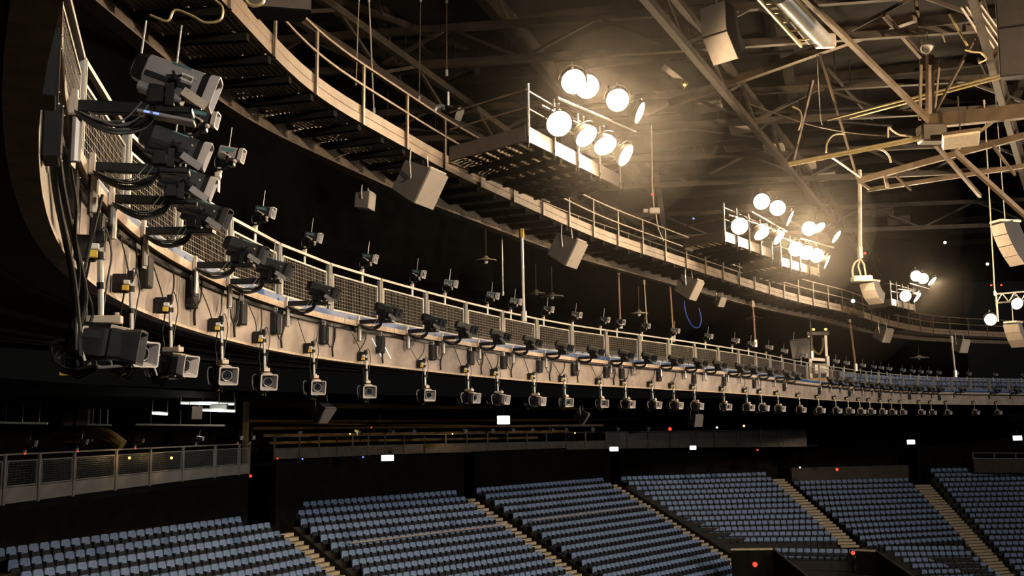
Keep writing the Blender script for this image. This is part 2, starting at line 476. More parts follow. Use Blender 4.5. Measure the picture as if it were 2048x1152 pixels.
for si, sec in enumerate(SEC):
    sets = [(me_sb, MB()), (me_sc, MB()), (me_sf, MB())]
    for s in seats:
        if s[0] != si or id(s) in sid: continue
        R = Matrix.Translation(s[4]) @ Matrix.Rotation(s[5], 4, 'Z')
        for me, mb in sets:
            mb.add([R @ v.co for v in me.vertices], [tuple(pl.vertices) for pl in me.polygons])
    if not sets[0][1].v: continue
    root = thing('seat_bank', 'bank of blue folding seats filling the %s block of the bowl' % sec[0], 'seats', seats[0][4] * 0 + sec_row(sec, sec[5])[0], kind='stuff')
    for nm, mm, (me, mb) in (('backrests', 'seat_blue', sets[0]), ('seat_pads', 'seat_pan_shade', sets[1]), ('standards', 'seat_frame', sets[2])):
        mb.build(nm, mm, root, kind='stuff')

# aisle stairs: cream steps at the right-hand end of each block, two to a row
for si, nm in ((0, 'leftmost'), (1, 'second'), (2, 'third'), (3, 'fourth'), (4, 'fifth')):
    sec = SEC[si]; nxt = SEC[si + 1]
    n0, n1 = sec[5], sec[6]
    if si == 4: n1 = 18
    root = structure('aisle_stairs', 'cream steps running down beside the %s block of blue seats' % nm, 'stairs', sec_row(sec, n0)[1])
    sw = {0: 0.62, 1: 0.62, 2: 0.65, 3: 0.75, 4: 0.95}[si]
    for n2 in range(2 * (n0 + (1 if si == 0 else 0)), 2 * n1 + 1):
        n = n2 / 2
        a, b = sec_row(sec, n); e = (b - a).normalized(); nrm = Vector((e.y, -e.x, 0))
        c = b + e * (0.18 + sw); c.z -= 0.62
        MB().box(c + Vector((0, 0, -0.13)) + nrm * 0.1, (sw, 0.17, 0.09), (e, nrm, Vector((0, 0, 1)))).build('step', 'step_cream', root, False)
    # dark stringer wall on the far side of the stairs
    mb = MB(); secs = []
    for n in (n0, n1):
        a, b = sec_row(sec, n); e = (b - a).normalized(); c = b + e * (0.25 + 2 * sw)
        secs.append([c + Vector((0, 0, -1.6)), c + e * 0.12 + Vector((0, 0, -1.6)), c + e * 0.12 + Vector((0, 0, -0.35)), c + Vector((0, 0, -0.35))])
    mb.loft(secs).build('stringer', 'wall_black', root, False)

# slim handrails over the seats, half-way down the second and third blocks
for si, n, lab in ((1, 5.4, 'second'), (2, 5.4, 'third')):
    a, b = sec_row(SEC[si], n); a = a.lerp(b, 0.06 if si == 1 else 0.02)
    r = thing('barrier_rail', 'slim tan barrier rail crossing the %s block of seats' % lab, 'railing', a - Vector((0, 0, 0.9)))
    up = Vector((0, 0, 0.10))
    MB().tube([a + up, b + up], 0.04).build('handrail', 'step_cream', r)
    for k in range(9):
        p = a.lerp(b, k / 8); MB().tube([p + up, p - Vector((0, 0, 0.9))], 0.02, 5).build('post', 'seat_frame', r)

# back walls behind the rear row
def wall_run(name, lab, px0, px1, z0, z1, m, back=0.9, thick=0.3, row=0):
    mb = MB()
    pts = []
    for k in range(7):
        x = px0 + (px1 - px0) * k / 6
        si = min(range(6), key=lambda i: 0 if SEC[i][1][0] - 40 <= x <= SEC[i][2][0] + 40 else 1 + abs(x - (SEC[i][1][0] + SEC[i][2][0]) / 2) / 500)
        a, b = sec_row(SEC[si], row)
        d = (b - a).normalized(); nrm = Vector((d.y, -d.x, 0)); p0 = a - nrm * back
        q = Wp(x, 950, p0, nrm); pts.append((q.x, q.y, nrm))
    secs = [[Vector((x, y, EZ + z0)), Vector((x, y, EZ + z0)) - n * thick, Vector((x, y, EZ + z1)) - n * thick, Vector((x, y, EZ + z1))] for x, y, n in pts]
    mb.loft(secs); o = mb.build(name, m, None, False, 'structure'); o['label'] = lab; o['category'] = 'wall'
    return o
wall_run('wall_back', 'black wall behind the leftmost block, under the grey balcony', -120, 497, -6, -2.0, 'wall_black', 0.8)
wall_run('wall_back', 'black wall behind the second block of seats', 552, 928, -6, -1.7, 'wall_black')
wall_run('wall_back', 'black wall behind the third block of seats', 950, 1222, -6, -1.6, 'wall_black')
wall_run('wall_back', 'black wall behind the fourth block of seats', 1247, 1556, -6, -1.6, 'wall_black')
wall_run('wall_back', 'low brown wall behind the fifth block of seats', 1584, 1818, -6.4, -3.85, 'wall_brown', 0.6, row=2)
wall_run('wall_back', 'black wall above the fifth block of seats', 1560, 1830, -4.2, 1.0, 'wall_black', 5)
wall_run('wall_back', 'black wall behind the sixth block of seats', 1838, 2200, -6, 1.0, 'wall_black', 0.9)
far = structure('wall_far', 'black outer wall of the concourse all round the bowl', 'wall', (0, 60, EZ))
wc = Curve([(-34, 20), (-32, 45), (-24, 68), (-10, 90), (8, 106), (30, 114), (55, 116), (80, 112)], sm=4)
strip(wc, 0, wc.L, rect(-0.4, 0, -9, 3), 2.0).build('wall_sheet', 'wall_black', far, False)
strip(wc, 0, wc.L, rect(0, 16, 1.6, 1.9), 2.0).build('concourse_soffit', 'wall_black', far, False)

# ================================================================== CATWALK AND LIGHTING PLATFORMS
CZ = 6.15
cat_px = [(522, 83), (561, 125), (588, 166), (651, 207), (745, 259), (821, 299), (890, 340), (1101, 436), (1202, 480), (1297, 511),
          (1347, 527), (1552, 592), (1640, 614), (1697, 626), (1773, 650), (1843, 664), (1894, 669)]
CATW = Curve([(-4.3, 8.5), (-4.35, 11), (-4.2, 13.6)] + [(Wz(x, y, CZ).x, Wz(x, y, CZ).y) for x, y in cat_px] + [(36, 75), (44, 77.5), (52, 79)], sm=1.5)
cw = structure('catwalk', 'curved brown steel catwalk with toe boards and handrails above the balcony', 'catwalk', CATW.at(0, 0, CZ))
GAPS = [(900, 1095), (1352, 1545), (1700, 1770)]      # stretches where a lighting platform joins
PITCHC = 2.0; nbay = int(CATW.L / PITCHC)
def in_gap(u):
    x = project(CATW.at(u, 0, CZ))[0]
    return any(a < x < b for a, b in GAPS)
for i in range(nbay):
    u0 = i * PITCHC; u1 = u0 + PITCHC
    for z0, z1, o_ in ((0.0, 0.175, 0.0), (0.195, 0.37, -0.012)):
        strip(CATW, u0 + 0.006, u1 - 0.006, rect(o_ - 0.035, o_, CZ + z0, CZ + z1)).build('toe_board', 'catwalk_board', cw, False)
    b = CATW.at(u0, 0.03, CZ - 0.03)
    t2 = CATW.tangent(u0); e = Vector((t2.x, t2.y, 0)); n = CATW.normal(u0); nn = Vector((n.x, n.y, 0))
    gap = in_gap(u0) 
    MB().box(b + Vector((0, 0, 0.62)), (0.035, 0.02, 0.62), (e, nn, Vector((0, 0, 1)))).build('post', 'catwalk_steel', cw, False)
    for zz in (1.22, 0.78):
        strip(CATW, u0, u1, rect(0.01, 0.055, CZ + zz - 0.022, CZ + zz + 0.022)).build('handrail', 'catwalk_board', cw, False)
    # far-side railing
    b2 = CATW.at(u0, -1.5, CZ)
    MB().box(b2 + Vector((0, 0, 0.6)), (0.025, 0.02, 0.6), (e, nn, Vector((0, 0, 1)))).build('outer_post', 'catwalk_steel', cw, False)
    strip(CATW, u0, u1, rect(-1.52, -1.48, CZ + 1.18, CZ + 1.22)).build('outer_handrail', 'catwalk_steel', cw, False)
    # deck: cross beams and grating panels
    if i < 34:
        for j in (0, 1):
            uu = u0 + j
            MB().beam(CATW.at(uu, -1.45, CZ - 0.07), CATW.at(uu, -0.06, CZ - 0.07), 0.13, 0.13).build('cross_beam', 'catwalk_dark', cw, False)
            gm = MB()
            for k in range(15):
                o_ = -1.42 + k * 0.098
                gm.beam(CATW.at(uu + 0.06, o_, CZ + 0.02), CATW.at(uu + 0.94, o_, CZ + 0.02), 0.042, 0.03)
            for k in range(9):
                gm.beam(CATW.at(uu + 0.08 + k * 0.105, -1.43, CZ + 0.035), CATW.at(uu + 0.08 + k * 0.105, -0.03, CZ + 0.035), 0.045, 0.02)
            gm.build('grating', 'grating', cw, False)
strip(CATW, 68, CATW.L, rect(-1.45, -0.03, CZ + 0.0, CZ + 0.04), 1.0).build('far_deck', 'grating', cw, False)
strip(CATW, 0, CATW.L, rect(-1.56, -1.44, CZ - 0.32, CZ + 0.05)).build('edge_beam', 'catwalk_steel', cw, False)
strip(CATW, 0, CATW.L, rect(-1.66, -1.38, CZ - 0.345, CZ - 0.32)).build('edge_flange', 'catwalk_steel', cw, False)
rv = MB()
for k in range(120):
    p = CATW.at(8 + k * 0.22, -1.43, CZ - 0.05); rv.box(p, (0.014, 0.014, 0.014))
    p = CATW.at(8 + k * 0.22, -1.43, CZ - 0.24); rv.box(p, (0.014, 0.014, 0.014))
rv.build('rivets', 'catwalk_board', cw, False, 'stuff')

# ------------------------------------------------------------------ floodlights
LR = 0.30
def lamp_meshes():
    ax = I3
    shell = MB().lathe((0, 0, 0), ax, [(-0.36, 0.07), (-0.34, 0.11), (-0.26, 0.17), (-0.14, 0.235), (0.0, LR), (0.03, LR + 0.012), (0.03, LR - 0.015), (-0.02, LR - 0.02)], 20, True, False)
    lens = MB().lathe((0, 0, 0), ax, [(0.0, LR - 0.018), (0.03, LR * 0.6)], 16)
    yoke = MB()
    pts = [(-0.08, LR + 0.03, 0)] + [(-0.08, (LR + 0.03) * math.cos(a), (LR + 0.05) * math.sin(a)) for a in [PI * k / 10 for k in range(11)]] + [(-0.08, -LR - 0.03, 0)]
    yoke.tube([(-0.08, (LR + 0.03) * math.cos(PI * k / 10), (LR + 0.06) * math.sin(PI * k / 10)) for k in range(11)], 0.018, 5)
    clamp = MB().rbox((-0.08, 0, LR + 0.12), (0.035, 0.035, 0.07), 0.01).tube([(-0.08, 0, LR + 0.14), (-0.16, 0.02, LR + 0.05), (-0.26, 0.03, 0.08)], 0.012, 5)
    return [('housing', shell.mesh('housing', 'lamp_shell'), None, 'h'), ('lens', lens.mesh('lens', 'lamp_lens'), None, 'h'),
            ('yoke', yoke.mesh('yoke', 'lamp_shell'), None, 'h'), ('clamp', clamp.mesh('clamp', 'lamp_shell'), None, 'h')]
LAMP = lamp_meshes()
def floodlight(p, target, label, power):
    d = (Vector(target) - p); rot = d.to_track_quat('X', 'Z').to_euler()
    t = thing('floodlight', label, 'floodlight', p, 0, 'lit floodlights on the lighting platforms')
    for pn, me, par, cls in LAMP:
        o = link(pn, me, t)
        o.rotation_euler = rot if pn != 'clamp' else (0, 0, rot.z)
    dn = d.normalized()
    s = spot('floodlight_beam', (0, 0, 0), dn, power, WARM, 168, 0.35, 0.2)
    s.parent = t; s.location = dn * 0.07
    return t

def platform(label, a_px, b_px, c_px, lower, upper, nm, mast=0.95, aim=(6, 0), lampnames=None, power=LAMP_POWER):
    A, B, C = [Wz(x, y, CZ) for x, y in (a_px, b_px, c_px)]
    D = A + (C - B)
    t = thing('lighting_platform', label, 'platform', A.copy())
    H = 0.33; up = Vector((0, 0, 1))
    ef = (C - B).normalized(); es = (B - A).normalized(); nf = Vector((ef.y, -ef.x, 0))
    def board(p, q, nmx, m='platform_board'):
        MB().beam(p + up * H / 2, q + up * H / 2, 0.05, H).build(nmx, m, t, False)
    board(A, B, 'side_board'); board(B, C, 'front_board'); board(D, C, 'side_board')
    MB().beam(A + up * 0.05, D + up * 0.05, 0.08, 0.2).build('rear_beam', 'catwalk_steel', t, False)
    nL = 7; L = (C - B).length
    for k in range(1, nL):
        p = A.lerp(B, k / nL); q = D.lerp(C, k / nL)
        MB().beam(p + up * 0.04, q + up * 0.04, 0.035, 0.05).build('floor_bar', 'catwalk_board', t, False)
    for k in range(1, 6):
        p = A.lerp(D, k / 6); q = B.lerp(C, k / 6)
        MB().beam(p - up * 0.05, q - up * 0.05, 0.07, 0.14).build('joist', 'catwalk_dark', t, False)
    gm = MB()
    for k in range(int(L / 0.16)):
        p = A.lerp(D, (k + .5) * 0.16 / L); q = B.lerp(C, (k + .5) * 0.16 / L); gm.beam(p + up * 0.09, q + up * 0.09, 0.075, 0.02)
    gm.build('deck_grating', 'catwalk_dark', t, False)
    for k in range(5):
        p = B.lerp(C, k / 4)
        MB().tube([p + nf * 0.05 - up * 0.05, p + nf * 0.05 + up * (mast + H)], 0.03, 6).build('mast', 'platform_board', t)
        MB().tube([p + nf * 0.05 + up * 0.1, p + nf * 0.05 - up * 0.04, p + nf * 0.02 - up * 0.14], 0.03, 6).build('hook_bracket', 'catwalk_dark', t)
    P0 = B + nf * 0.38
    pl = [Wp(x, y, P0, nf) for x, y, *_ in lower]; pu = [Wp(x, y, P0, nf) for x, y, *_ in upper]
    for row, nmx in ((pl, 'lower'), (pu, 'upper')):
        p, q = row[0], row[-1]; dv = (q - p); dv.z *= 1.0
        off = Vector((0, 0, 0.36)) - nf * 0.25 if nmx == 'lower' else Vector((0, 0, -0.42)) - nf * 0.25
        MB().tube([p - dv.normalized() * 0.35 + off, q + dv.normalized() * 0.35 + off], 0.035, 6).build('lamp_pipe', 'platform_board', t)
    for z in (0.75, 1.15):
        MB().tube([A + up * z, B + up * z, C + up * z, D + up * z], 0.022, 5, sm=False).build('guard_rail', 'catwalk_board', t)
    for row, rn, sp in ((pl, 'lower', lower), (pu, 'upper', upper)):
        for k, p in enumerate(row):
            tgt = Vector((aim[0], aim[1], EZ - 7)) if len(sp[k]) < 3 else Vector((p.x + 12 * sp[k][2], p.y - 8, EZ - 5))
            floodlight(p, tgt, 'lit round floodlight, %s from left in the %s row, %s' % (nth(k + 1), rn, nm), power)
    return t
platform('steel lighting platform nearest the viewer, carrying eight lit floodlights', (900, 322), (1053, 282), (1237, 374),
         [(1118, 247), (1172, 272, .7), (1210, 290, .35), (1250, 310, 1.3)], [(1147, 163), (1174, 173), (1235, 200), (1278, 225, 2.2)], 'nearest platform')
platform('steel lighting platform second along the catwalk, carrying six lit floodlights', (1368, 496), (1447, 481), (1542, 516),
         [(1479, 452), (1523, 467, .4), (1557, 475, 1.0)], [(1523, 403), (1555, 416), (1579, 436, 2.0)], 'second platform', aim=(8, 0))
platform('steel lighting platform third along the catwalk, lamps crowded close together', (1486, 545), (1560, 531), (1635, 552),
         [(1592, 498), (1613, 505), (1633, 511), (1653, 524, 1.8)], [(1618, 457), (1637, 455, .5), (1672, 473, 1.2)], 'third platform', aim=(10, 0))
platform('small far lighting platform beside the hanging hoist speaker, five floodlights lit', (1738, 618), (1781, 610), (1828, 621),
         [(1811, 592), (1834, 595, 1.0)], [(1832, 552), (1846, 557), (1864, 562, .8)], 'far platform', aim=(14, 0))

# added floodlight banks out of the picture, placed to light what is in view
FILL_BANKS = [((13, 7, 8.0), (-4, 20, 1.0), 1.3), ((24, 16, 8.5), (7, 50, 0.5), 2.4), ((38, 30, 8.5), (5, 75, -8), 1.0), ((46, 50, 8.0), (34, 92, -9), 0.8),
         ((7, -9, 7.0), (-4, 14, 1.5), 0.42), ((50, 20, 3.2), (-8, 58, -3.5), 2.6)]
for k, (p, q, pw) in enumerate(FILL_BANKS):
    P_ = Vector((p[0], p[1], EZ + p[2]))
    t = thing('fill_floodlight', 'added unseen floodlight bank, %s, lighting the arena' % nth(k + 1), 'floodlight', P_, 0, 'added unseen floodlight banks')
    d = Vector((q[0], q[1], EZ + q[2])) - P_; rot = d.to_track_quat('X', 'Z').to_euler()
    for pn, me, par, cls in LAMP:
        if pn != 'lens': link(pn, me, t).rotation_euler = rot
    s = spot('fill_beam', (0, 0, 0), d.normalized(), FILL_POWER * pw, (1.0, 0.80, 0.58) if k < 1 else (1.0, 0.74, 0.46) if k < 2 else (1.0, 0.90, 0.78), 115 if k == 4 else 80, 0.8, 0.3)
    s.parent = t; s.location = d.normalized() * 0.1

# ------------------------------------------------------------------ loudspeakers under the catwalk
def loudspeaker(label, px, py, d, size, yaw, pitch, cable_top=None, grp='box loudspeakers under the catwalk'):
    p = Wd(px, py, d)
    t = thing('loudspeaker', label, 'loudspeaker', p, 0, grp)
    R = (Matrix.Rotation(yaw, 3, 'Z') @ Matrix.Rotation(pitch, 3, 'Y'))
    ax = tuple(R @ v for v in I3); s = size
    cab = MB(); secs = []
    for (u, w, h) in ((-0.48, 0.34, 0.40), (-0.46, 0.36, 0.42), (0.40, 0.5, 0.5), (0.42, 0.49, 0.49)):
        secs.append([p + (ax[0] * u + ax[1] * a + ax[2] * b) * s for a, b in ((-w, -h), (w, -h), (w, h), (-w, h))])
    cab.loft(secs).build('cabinet', 'speaker_side', t, False)
    MB().box(p + ax[0] * (0.435 * s), (0.012 * s, 0.485 * s, 0.485 * s), ax).build('front_grille', 'speaker_front_lit', t, False)
    MB().rbox(p + ax[2] * (0.52 * s) + ax[0] * (0.36 * s), (0.03 * s, 0.42 * s, 0.03 * s), 0.005, ax).build('top_bracket', 'plate_cream', t)
    for sg in (-1, 1):
        a = p + ax[1] * (0.46 * s * sg) + ax[2] * (0.05 * s)
        b = p + ax[1] * (0.44 * s * sg) + Vector((0, 0, 0.85 * s))
        MB().tube([a, a.lerp(b, 0.5) + ax[1] * (0.06 * sg * s), b], 0.012 * s + 0.006, 5).build('suspension_cable', 'silver', t)
        MB().ball(a + ax[1] * (0.03 * sg * s), 0.03 * s).build('eye_bolt', 'silver', t)
    return t
loudspeaker('large grey box loudspeaker under the catwalk, nearest the viewer', 838, 367, 21.5, 0.80, -0.42, 0.50)
loudspeaker('grey box loudspeaker under catwalk, second from the viewer, above the pipes', 1134, 500, 30.5, 0.84, -0.45, 0.5)
loudspeaker('grey box loudspeaker under catwalk, third, with a blue cable below', 1378, 574, 39, 0.80, -0.5, 0.5)
loudspeaker('far grey box loudspeaker below the catwalk beside the lift mast', 1766, 668, 62, 0.85, -0.9, 0.42)
loudspeaker('farthest grey box loudspeaker hung low on a long pole', 1920, 690, 66, 0.85, -1.0, 0.35)
loudspeaker('dark box loudspeaker behind the lift mast, left of it', 1606, 695, 60, 1.1, -2.2, 0.3)
loudspeaker('small square loudspeaker with pale front hung below catwalk beam', 730, 402, 21, 0.36, -0.25, 0.1)
loudspeaker('small pale wedge loudspeaker hung over the ring behind pipes', 1439, 602, 45, 0.42, -0.9, 0.5)
loudspeaker('pale wedge loudspeaker hanging under the balcony behind the hanging cameras', 643, 822, 40, 0.72, -0.5, 0.7, grp='loudspeakers below the balcony')
loudspeaker('square pale loudspeaker hanging below balcony, left of the bright box', 388, 826, 36, 0.42, -0.7, 0.05, grp='loudspeakers below the balcony')
loudspeaker('round-backed pale loudspeaker below balcony beside the white box', 1163, 832, 52, 0.62, -0.3, 0.6, grp='loudspeakers below the balcony')
loudspeaker('pale square loudspeaker hung far below the balcony near the red light', 1390, 840, 62, 0.72, -0.9, 0.2, grp='loudspeakers below the balcony')

def line_array(label, px, py, d, n, w, h, dep, yaw, tilt0, dtilt, side='speaker_dark', cables=1, top=5.0, frame=True, front='speaker_front_lit'):
    p = Wd(px, py, d)
    t = thing('line_array', label, 'line array', p, 0, 'curved line array speakers')
    cur = p.copy(); tilt = tilt0
    for k in range(n):
        R = Matrix.Rotation(yaw, 3, 'Z') @ Matrix.Rotation(tilt, 3, 'Y'); ax = tuple(R @ v for v in I3)
        c = cur - ax[2] * (h / 2)
        cab = MB().loft([[c + ax[0] * u + ax[1] * (a * ww) + ax[2] * b for a, b in ((-1, -hh), (1, -hh), (1, hh), (-1, hh))] for u, ww, hh in
                         ((-dep, w * .36, h * .42), (-dep * .1, w * .5, h * .49), (0, w * .5, h * .49))]).build('cabinet', side, t, False)
        MB().box(c + ax[0] * 0.012, (0.012, w * 0.485, h * 0.47), ax).build('front_grille', front, t, False)
        cur = cur - ax[2] * h; tilt += dtilt
    R = Matrix.Rotation(yaw, 3, 'Z'); ax = tuple(R @ v for v in I3)
    if frame:
        MB().rbox(p + ax[0] * (-dep * .5) + Vector((0, 0, 0.1)), (dep * 0.6, w * 0.42, 0.05), 0.012, ax).build('flying_frame', 'plate_cream', t)
    for k in range(cables):
        q = p + ax[1] * (w * (0.3 * (k - (cables - 1) / 2))) - ax[0] * (dep * .5)
        MB().tube([q + Vector((0, 0, 0.1)), q + Vector((0, 0, top))], 0.02, 5).build('suspension_cable', 'silver', t)
    return t
line_array('large grey line array hanging from the roof beside the cable tray', 1425, 8, 27, 2, 0.80, 0.85, 0.75, -2.35, 0.05, 0.62, top=3.5, cables=2, frame=False)
la = line_array('grey line array hung under the cream hoist ring on a long pole', 1733, 566, 46, 3, 0.75, 0.38, 0.55, -2.5, 0.35, 0.28, 'speaker_side', 1, 0.4)
line_array('dark-sided curved line array hanging by the right edge below the truss', 1994, 448, 40, 4, 0.75, 0.46, 0.8, -2.85, 0.30, 0.12, top=7)
line_array('small grey line array under the far right lighting truss', 2021, 648, 55, 3, 0.85, 0.48, 0.6, -2.5, 0.35, 0.2, 'speaker_side', 1, 1.0)
line_array('big dark brown loudspeaker hanging at the upper right corner', 2046, -45, 25, 2, 1.35, 1.25, 1.0, -1.9, 0.0, 0.12, top=3, frame=False, front='speaker_brown')
line_array('near dark loudspeaker box cut off by the top edge above the catwalk', 560, -25, 13.5, 1, 0.85, 0.30, 0.5, -1.35, 0.0, 0.1, top=3, frame=False, front='speaker_brown')
# the hoist above the hung array
p = Wd(1723, 556, 46)
h = thing('chain_hoist', 'cream chain hoist with a ring of hoses on a long vertical pole', 'hoist', p)
MB().rbox(p + Vector((0, 0, -0.05)), (0.42, 0.3, 0.13), 0.04).build('hoist_body', 'lift_cream', h)
pt = Wd(1719, 340, 46)
MB().tube([p + Vector((0, 0, 1.25)), pt], 0.10, 6).build('pole', 'lift_cream', h)
MB().tube([p + Vector((0, 0, 0.9)), p + Vector((0, 0, 1.4))], 0.13, 6).build('collar', 'lift_cream', h)
MB().tube([p + Vector((-0.38, 0, 0.05)), p + Vector((-0.38, 0, 0.4)), p + Vector((-0.25, 0, 0.7)), p + Vector((0, 0, 0.88))], 0.045, 6).build('hose', 'cable_cream', h)
MB().tube([p + Vector((0, 0, 0.9)), p + Vector((-0.12, 0, 0.55)), p + Vector((-0.02, 0, 0.1))], 0.04, 6).build('hose', 'cable_cream', h)
MB().tube([p + Vector((0, 0, 0.9)), p + Vector((0.15, 0, 0.6)), p + Vector((0.2, 0, 0.1))], 0.04, 6).build('hose', 'cable_cream', h)
MB().ball(p + Vector((0.18, -0.1, 1.1)), 0.06).build('indicator_light', 'red_led', h)

# ================================================================== RAILING ON THE BALCONY FRONT
BAY = 2.44
def bay_meshes(L, wires=True, zlo=0.14, H=1.10):
    pr = []
    post = MB()
    post.box((-0.04, 0.045, H / 2 - 0.06), (0.035, 0.028, H / 2 + 0.06))
    post2 = MB().box((-0.04, L - 0.045, H / 2 - 0.06), (0.035, 0.028, H / 2 + 0.06))
    face = MB().box((0.002, 0.045, H / 2 - 0.3), (0.008, 0.012, H / 2 + 0.28))
    face2 = MB().box((0.002, L - 0.045, H / 2 - 0.3), (0.008, 0.012, H / 2 + 0.28))
    top = MB().box((-0.03, L / 2, H - 0.025), (0.03, L / 2 - 0.02, 0.025))
    y0, y1, z0, z1 = 0.16, L - 0.16, zlo, H - 0.22
    fr = MB()
    for a, b in (((y0, z0), (y1, z0)), ((y1, z0), (y1, z1)), ((y1, z1), (y0, z1)), ((y0, z1), (y0, z0))):
        fr.box((-0.03, (a[0] + b[0]) / 2, (a[1] + b[1]) / 2), (0.014, abs(b[0] - a[0]) / 2 + 0.016, abs(b[1] - a[1]) / 2 + 0.016))
    ws = MB(); g = 0.075; r = 0.0018
    k = 1
    while y0 + k * g < y1: ws.box((-0.03, y0 + k * g, (z0 + z1) / 2), (r, r, (z1 - z0) / 2)); k += 1
    k = 1
    while z0 + k * g < z1: ws.box((-0.022, (y0 + y1) / 2, z0 + k * g), (r, (y1 - y0) / 2, r)); k += 1
    return [('post', post.mesh('post', 'post_steel', False), None, None), ('post_face', face.mesh('post_face', 'rail_steel', False), 'post', None),
            ('end_post', post2.mesh('end_post', 'post_steel', False), None, None), ('end_post_face', face2.mesh('end_post_face', 'rail_steel', False), 'end_post', None),
            ('top_rail', top.mesh('top_rail', 'rail_steel', False), None, None),
            ('mesh_frame', fr.mesh('mesh_frame', 'rail_steel', False), None, None), ('wire_mesh', ws.mesh('wire_mesh', 'wire_steel', False), 'mesh_frame', None)]
BAYP = bay_meshes(BAY)
u_post = RING.find(660, 2.9, lo=U_IN)
u = u_post - BAY * int(u_post / BAY); bays = []
i = 0
while u + BAY < RING.L - 0.3:
    a = RING.at(u, 0.0, ZL); b = RING.at(u + BAY, 0.0, ZL); d = (b - a).normalized()
    yaw = math.atan2(-d.x, d.y)
    if b.y > 2.3:
        i += 1
        place('railing_bay', 'wire mesh railing bay on the balcony front, %s from the near end' % nth(i), 'railing', 'mesh railing bays along the curved balcony', BAYP, a, yaw)
    bays.append(u); u += BAY

# ================================================================== CAMERAS
def pitched(p): 
    c, s = math.cos(p), math.sin(p)
    return (Vector((c, 0, -s)), Vector((0, 1, 0)), Vector((s, 0, c)))

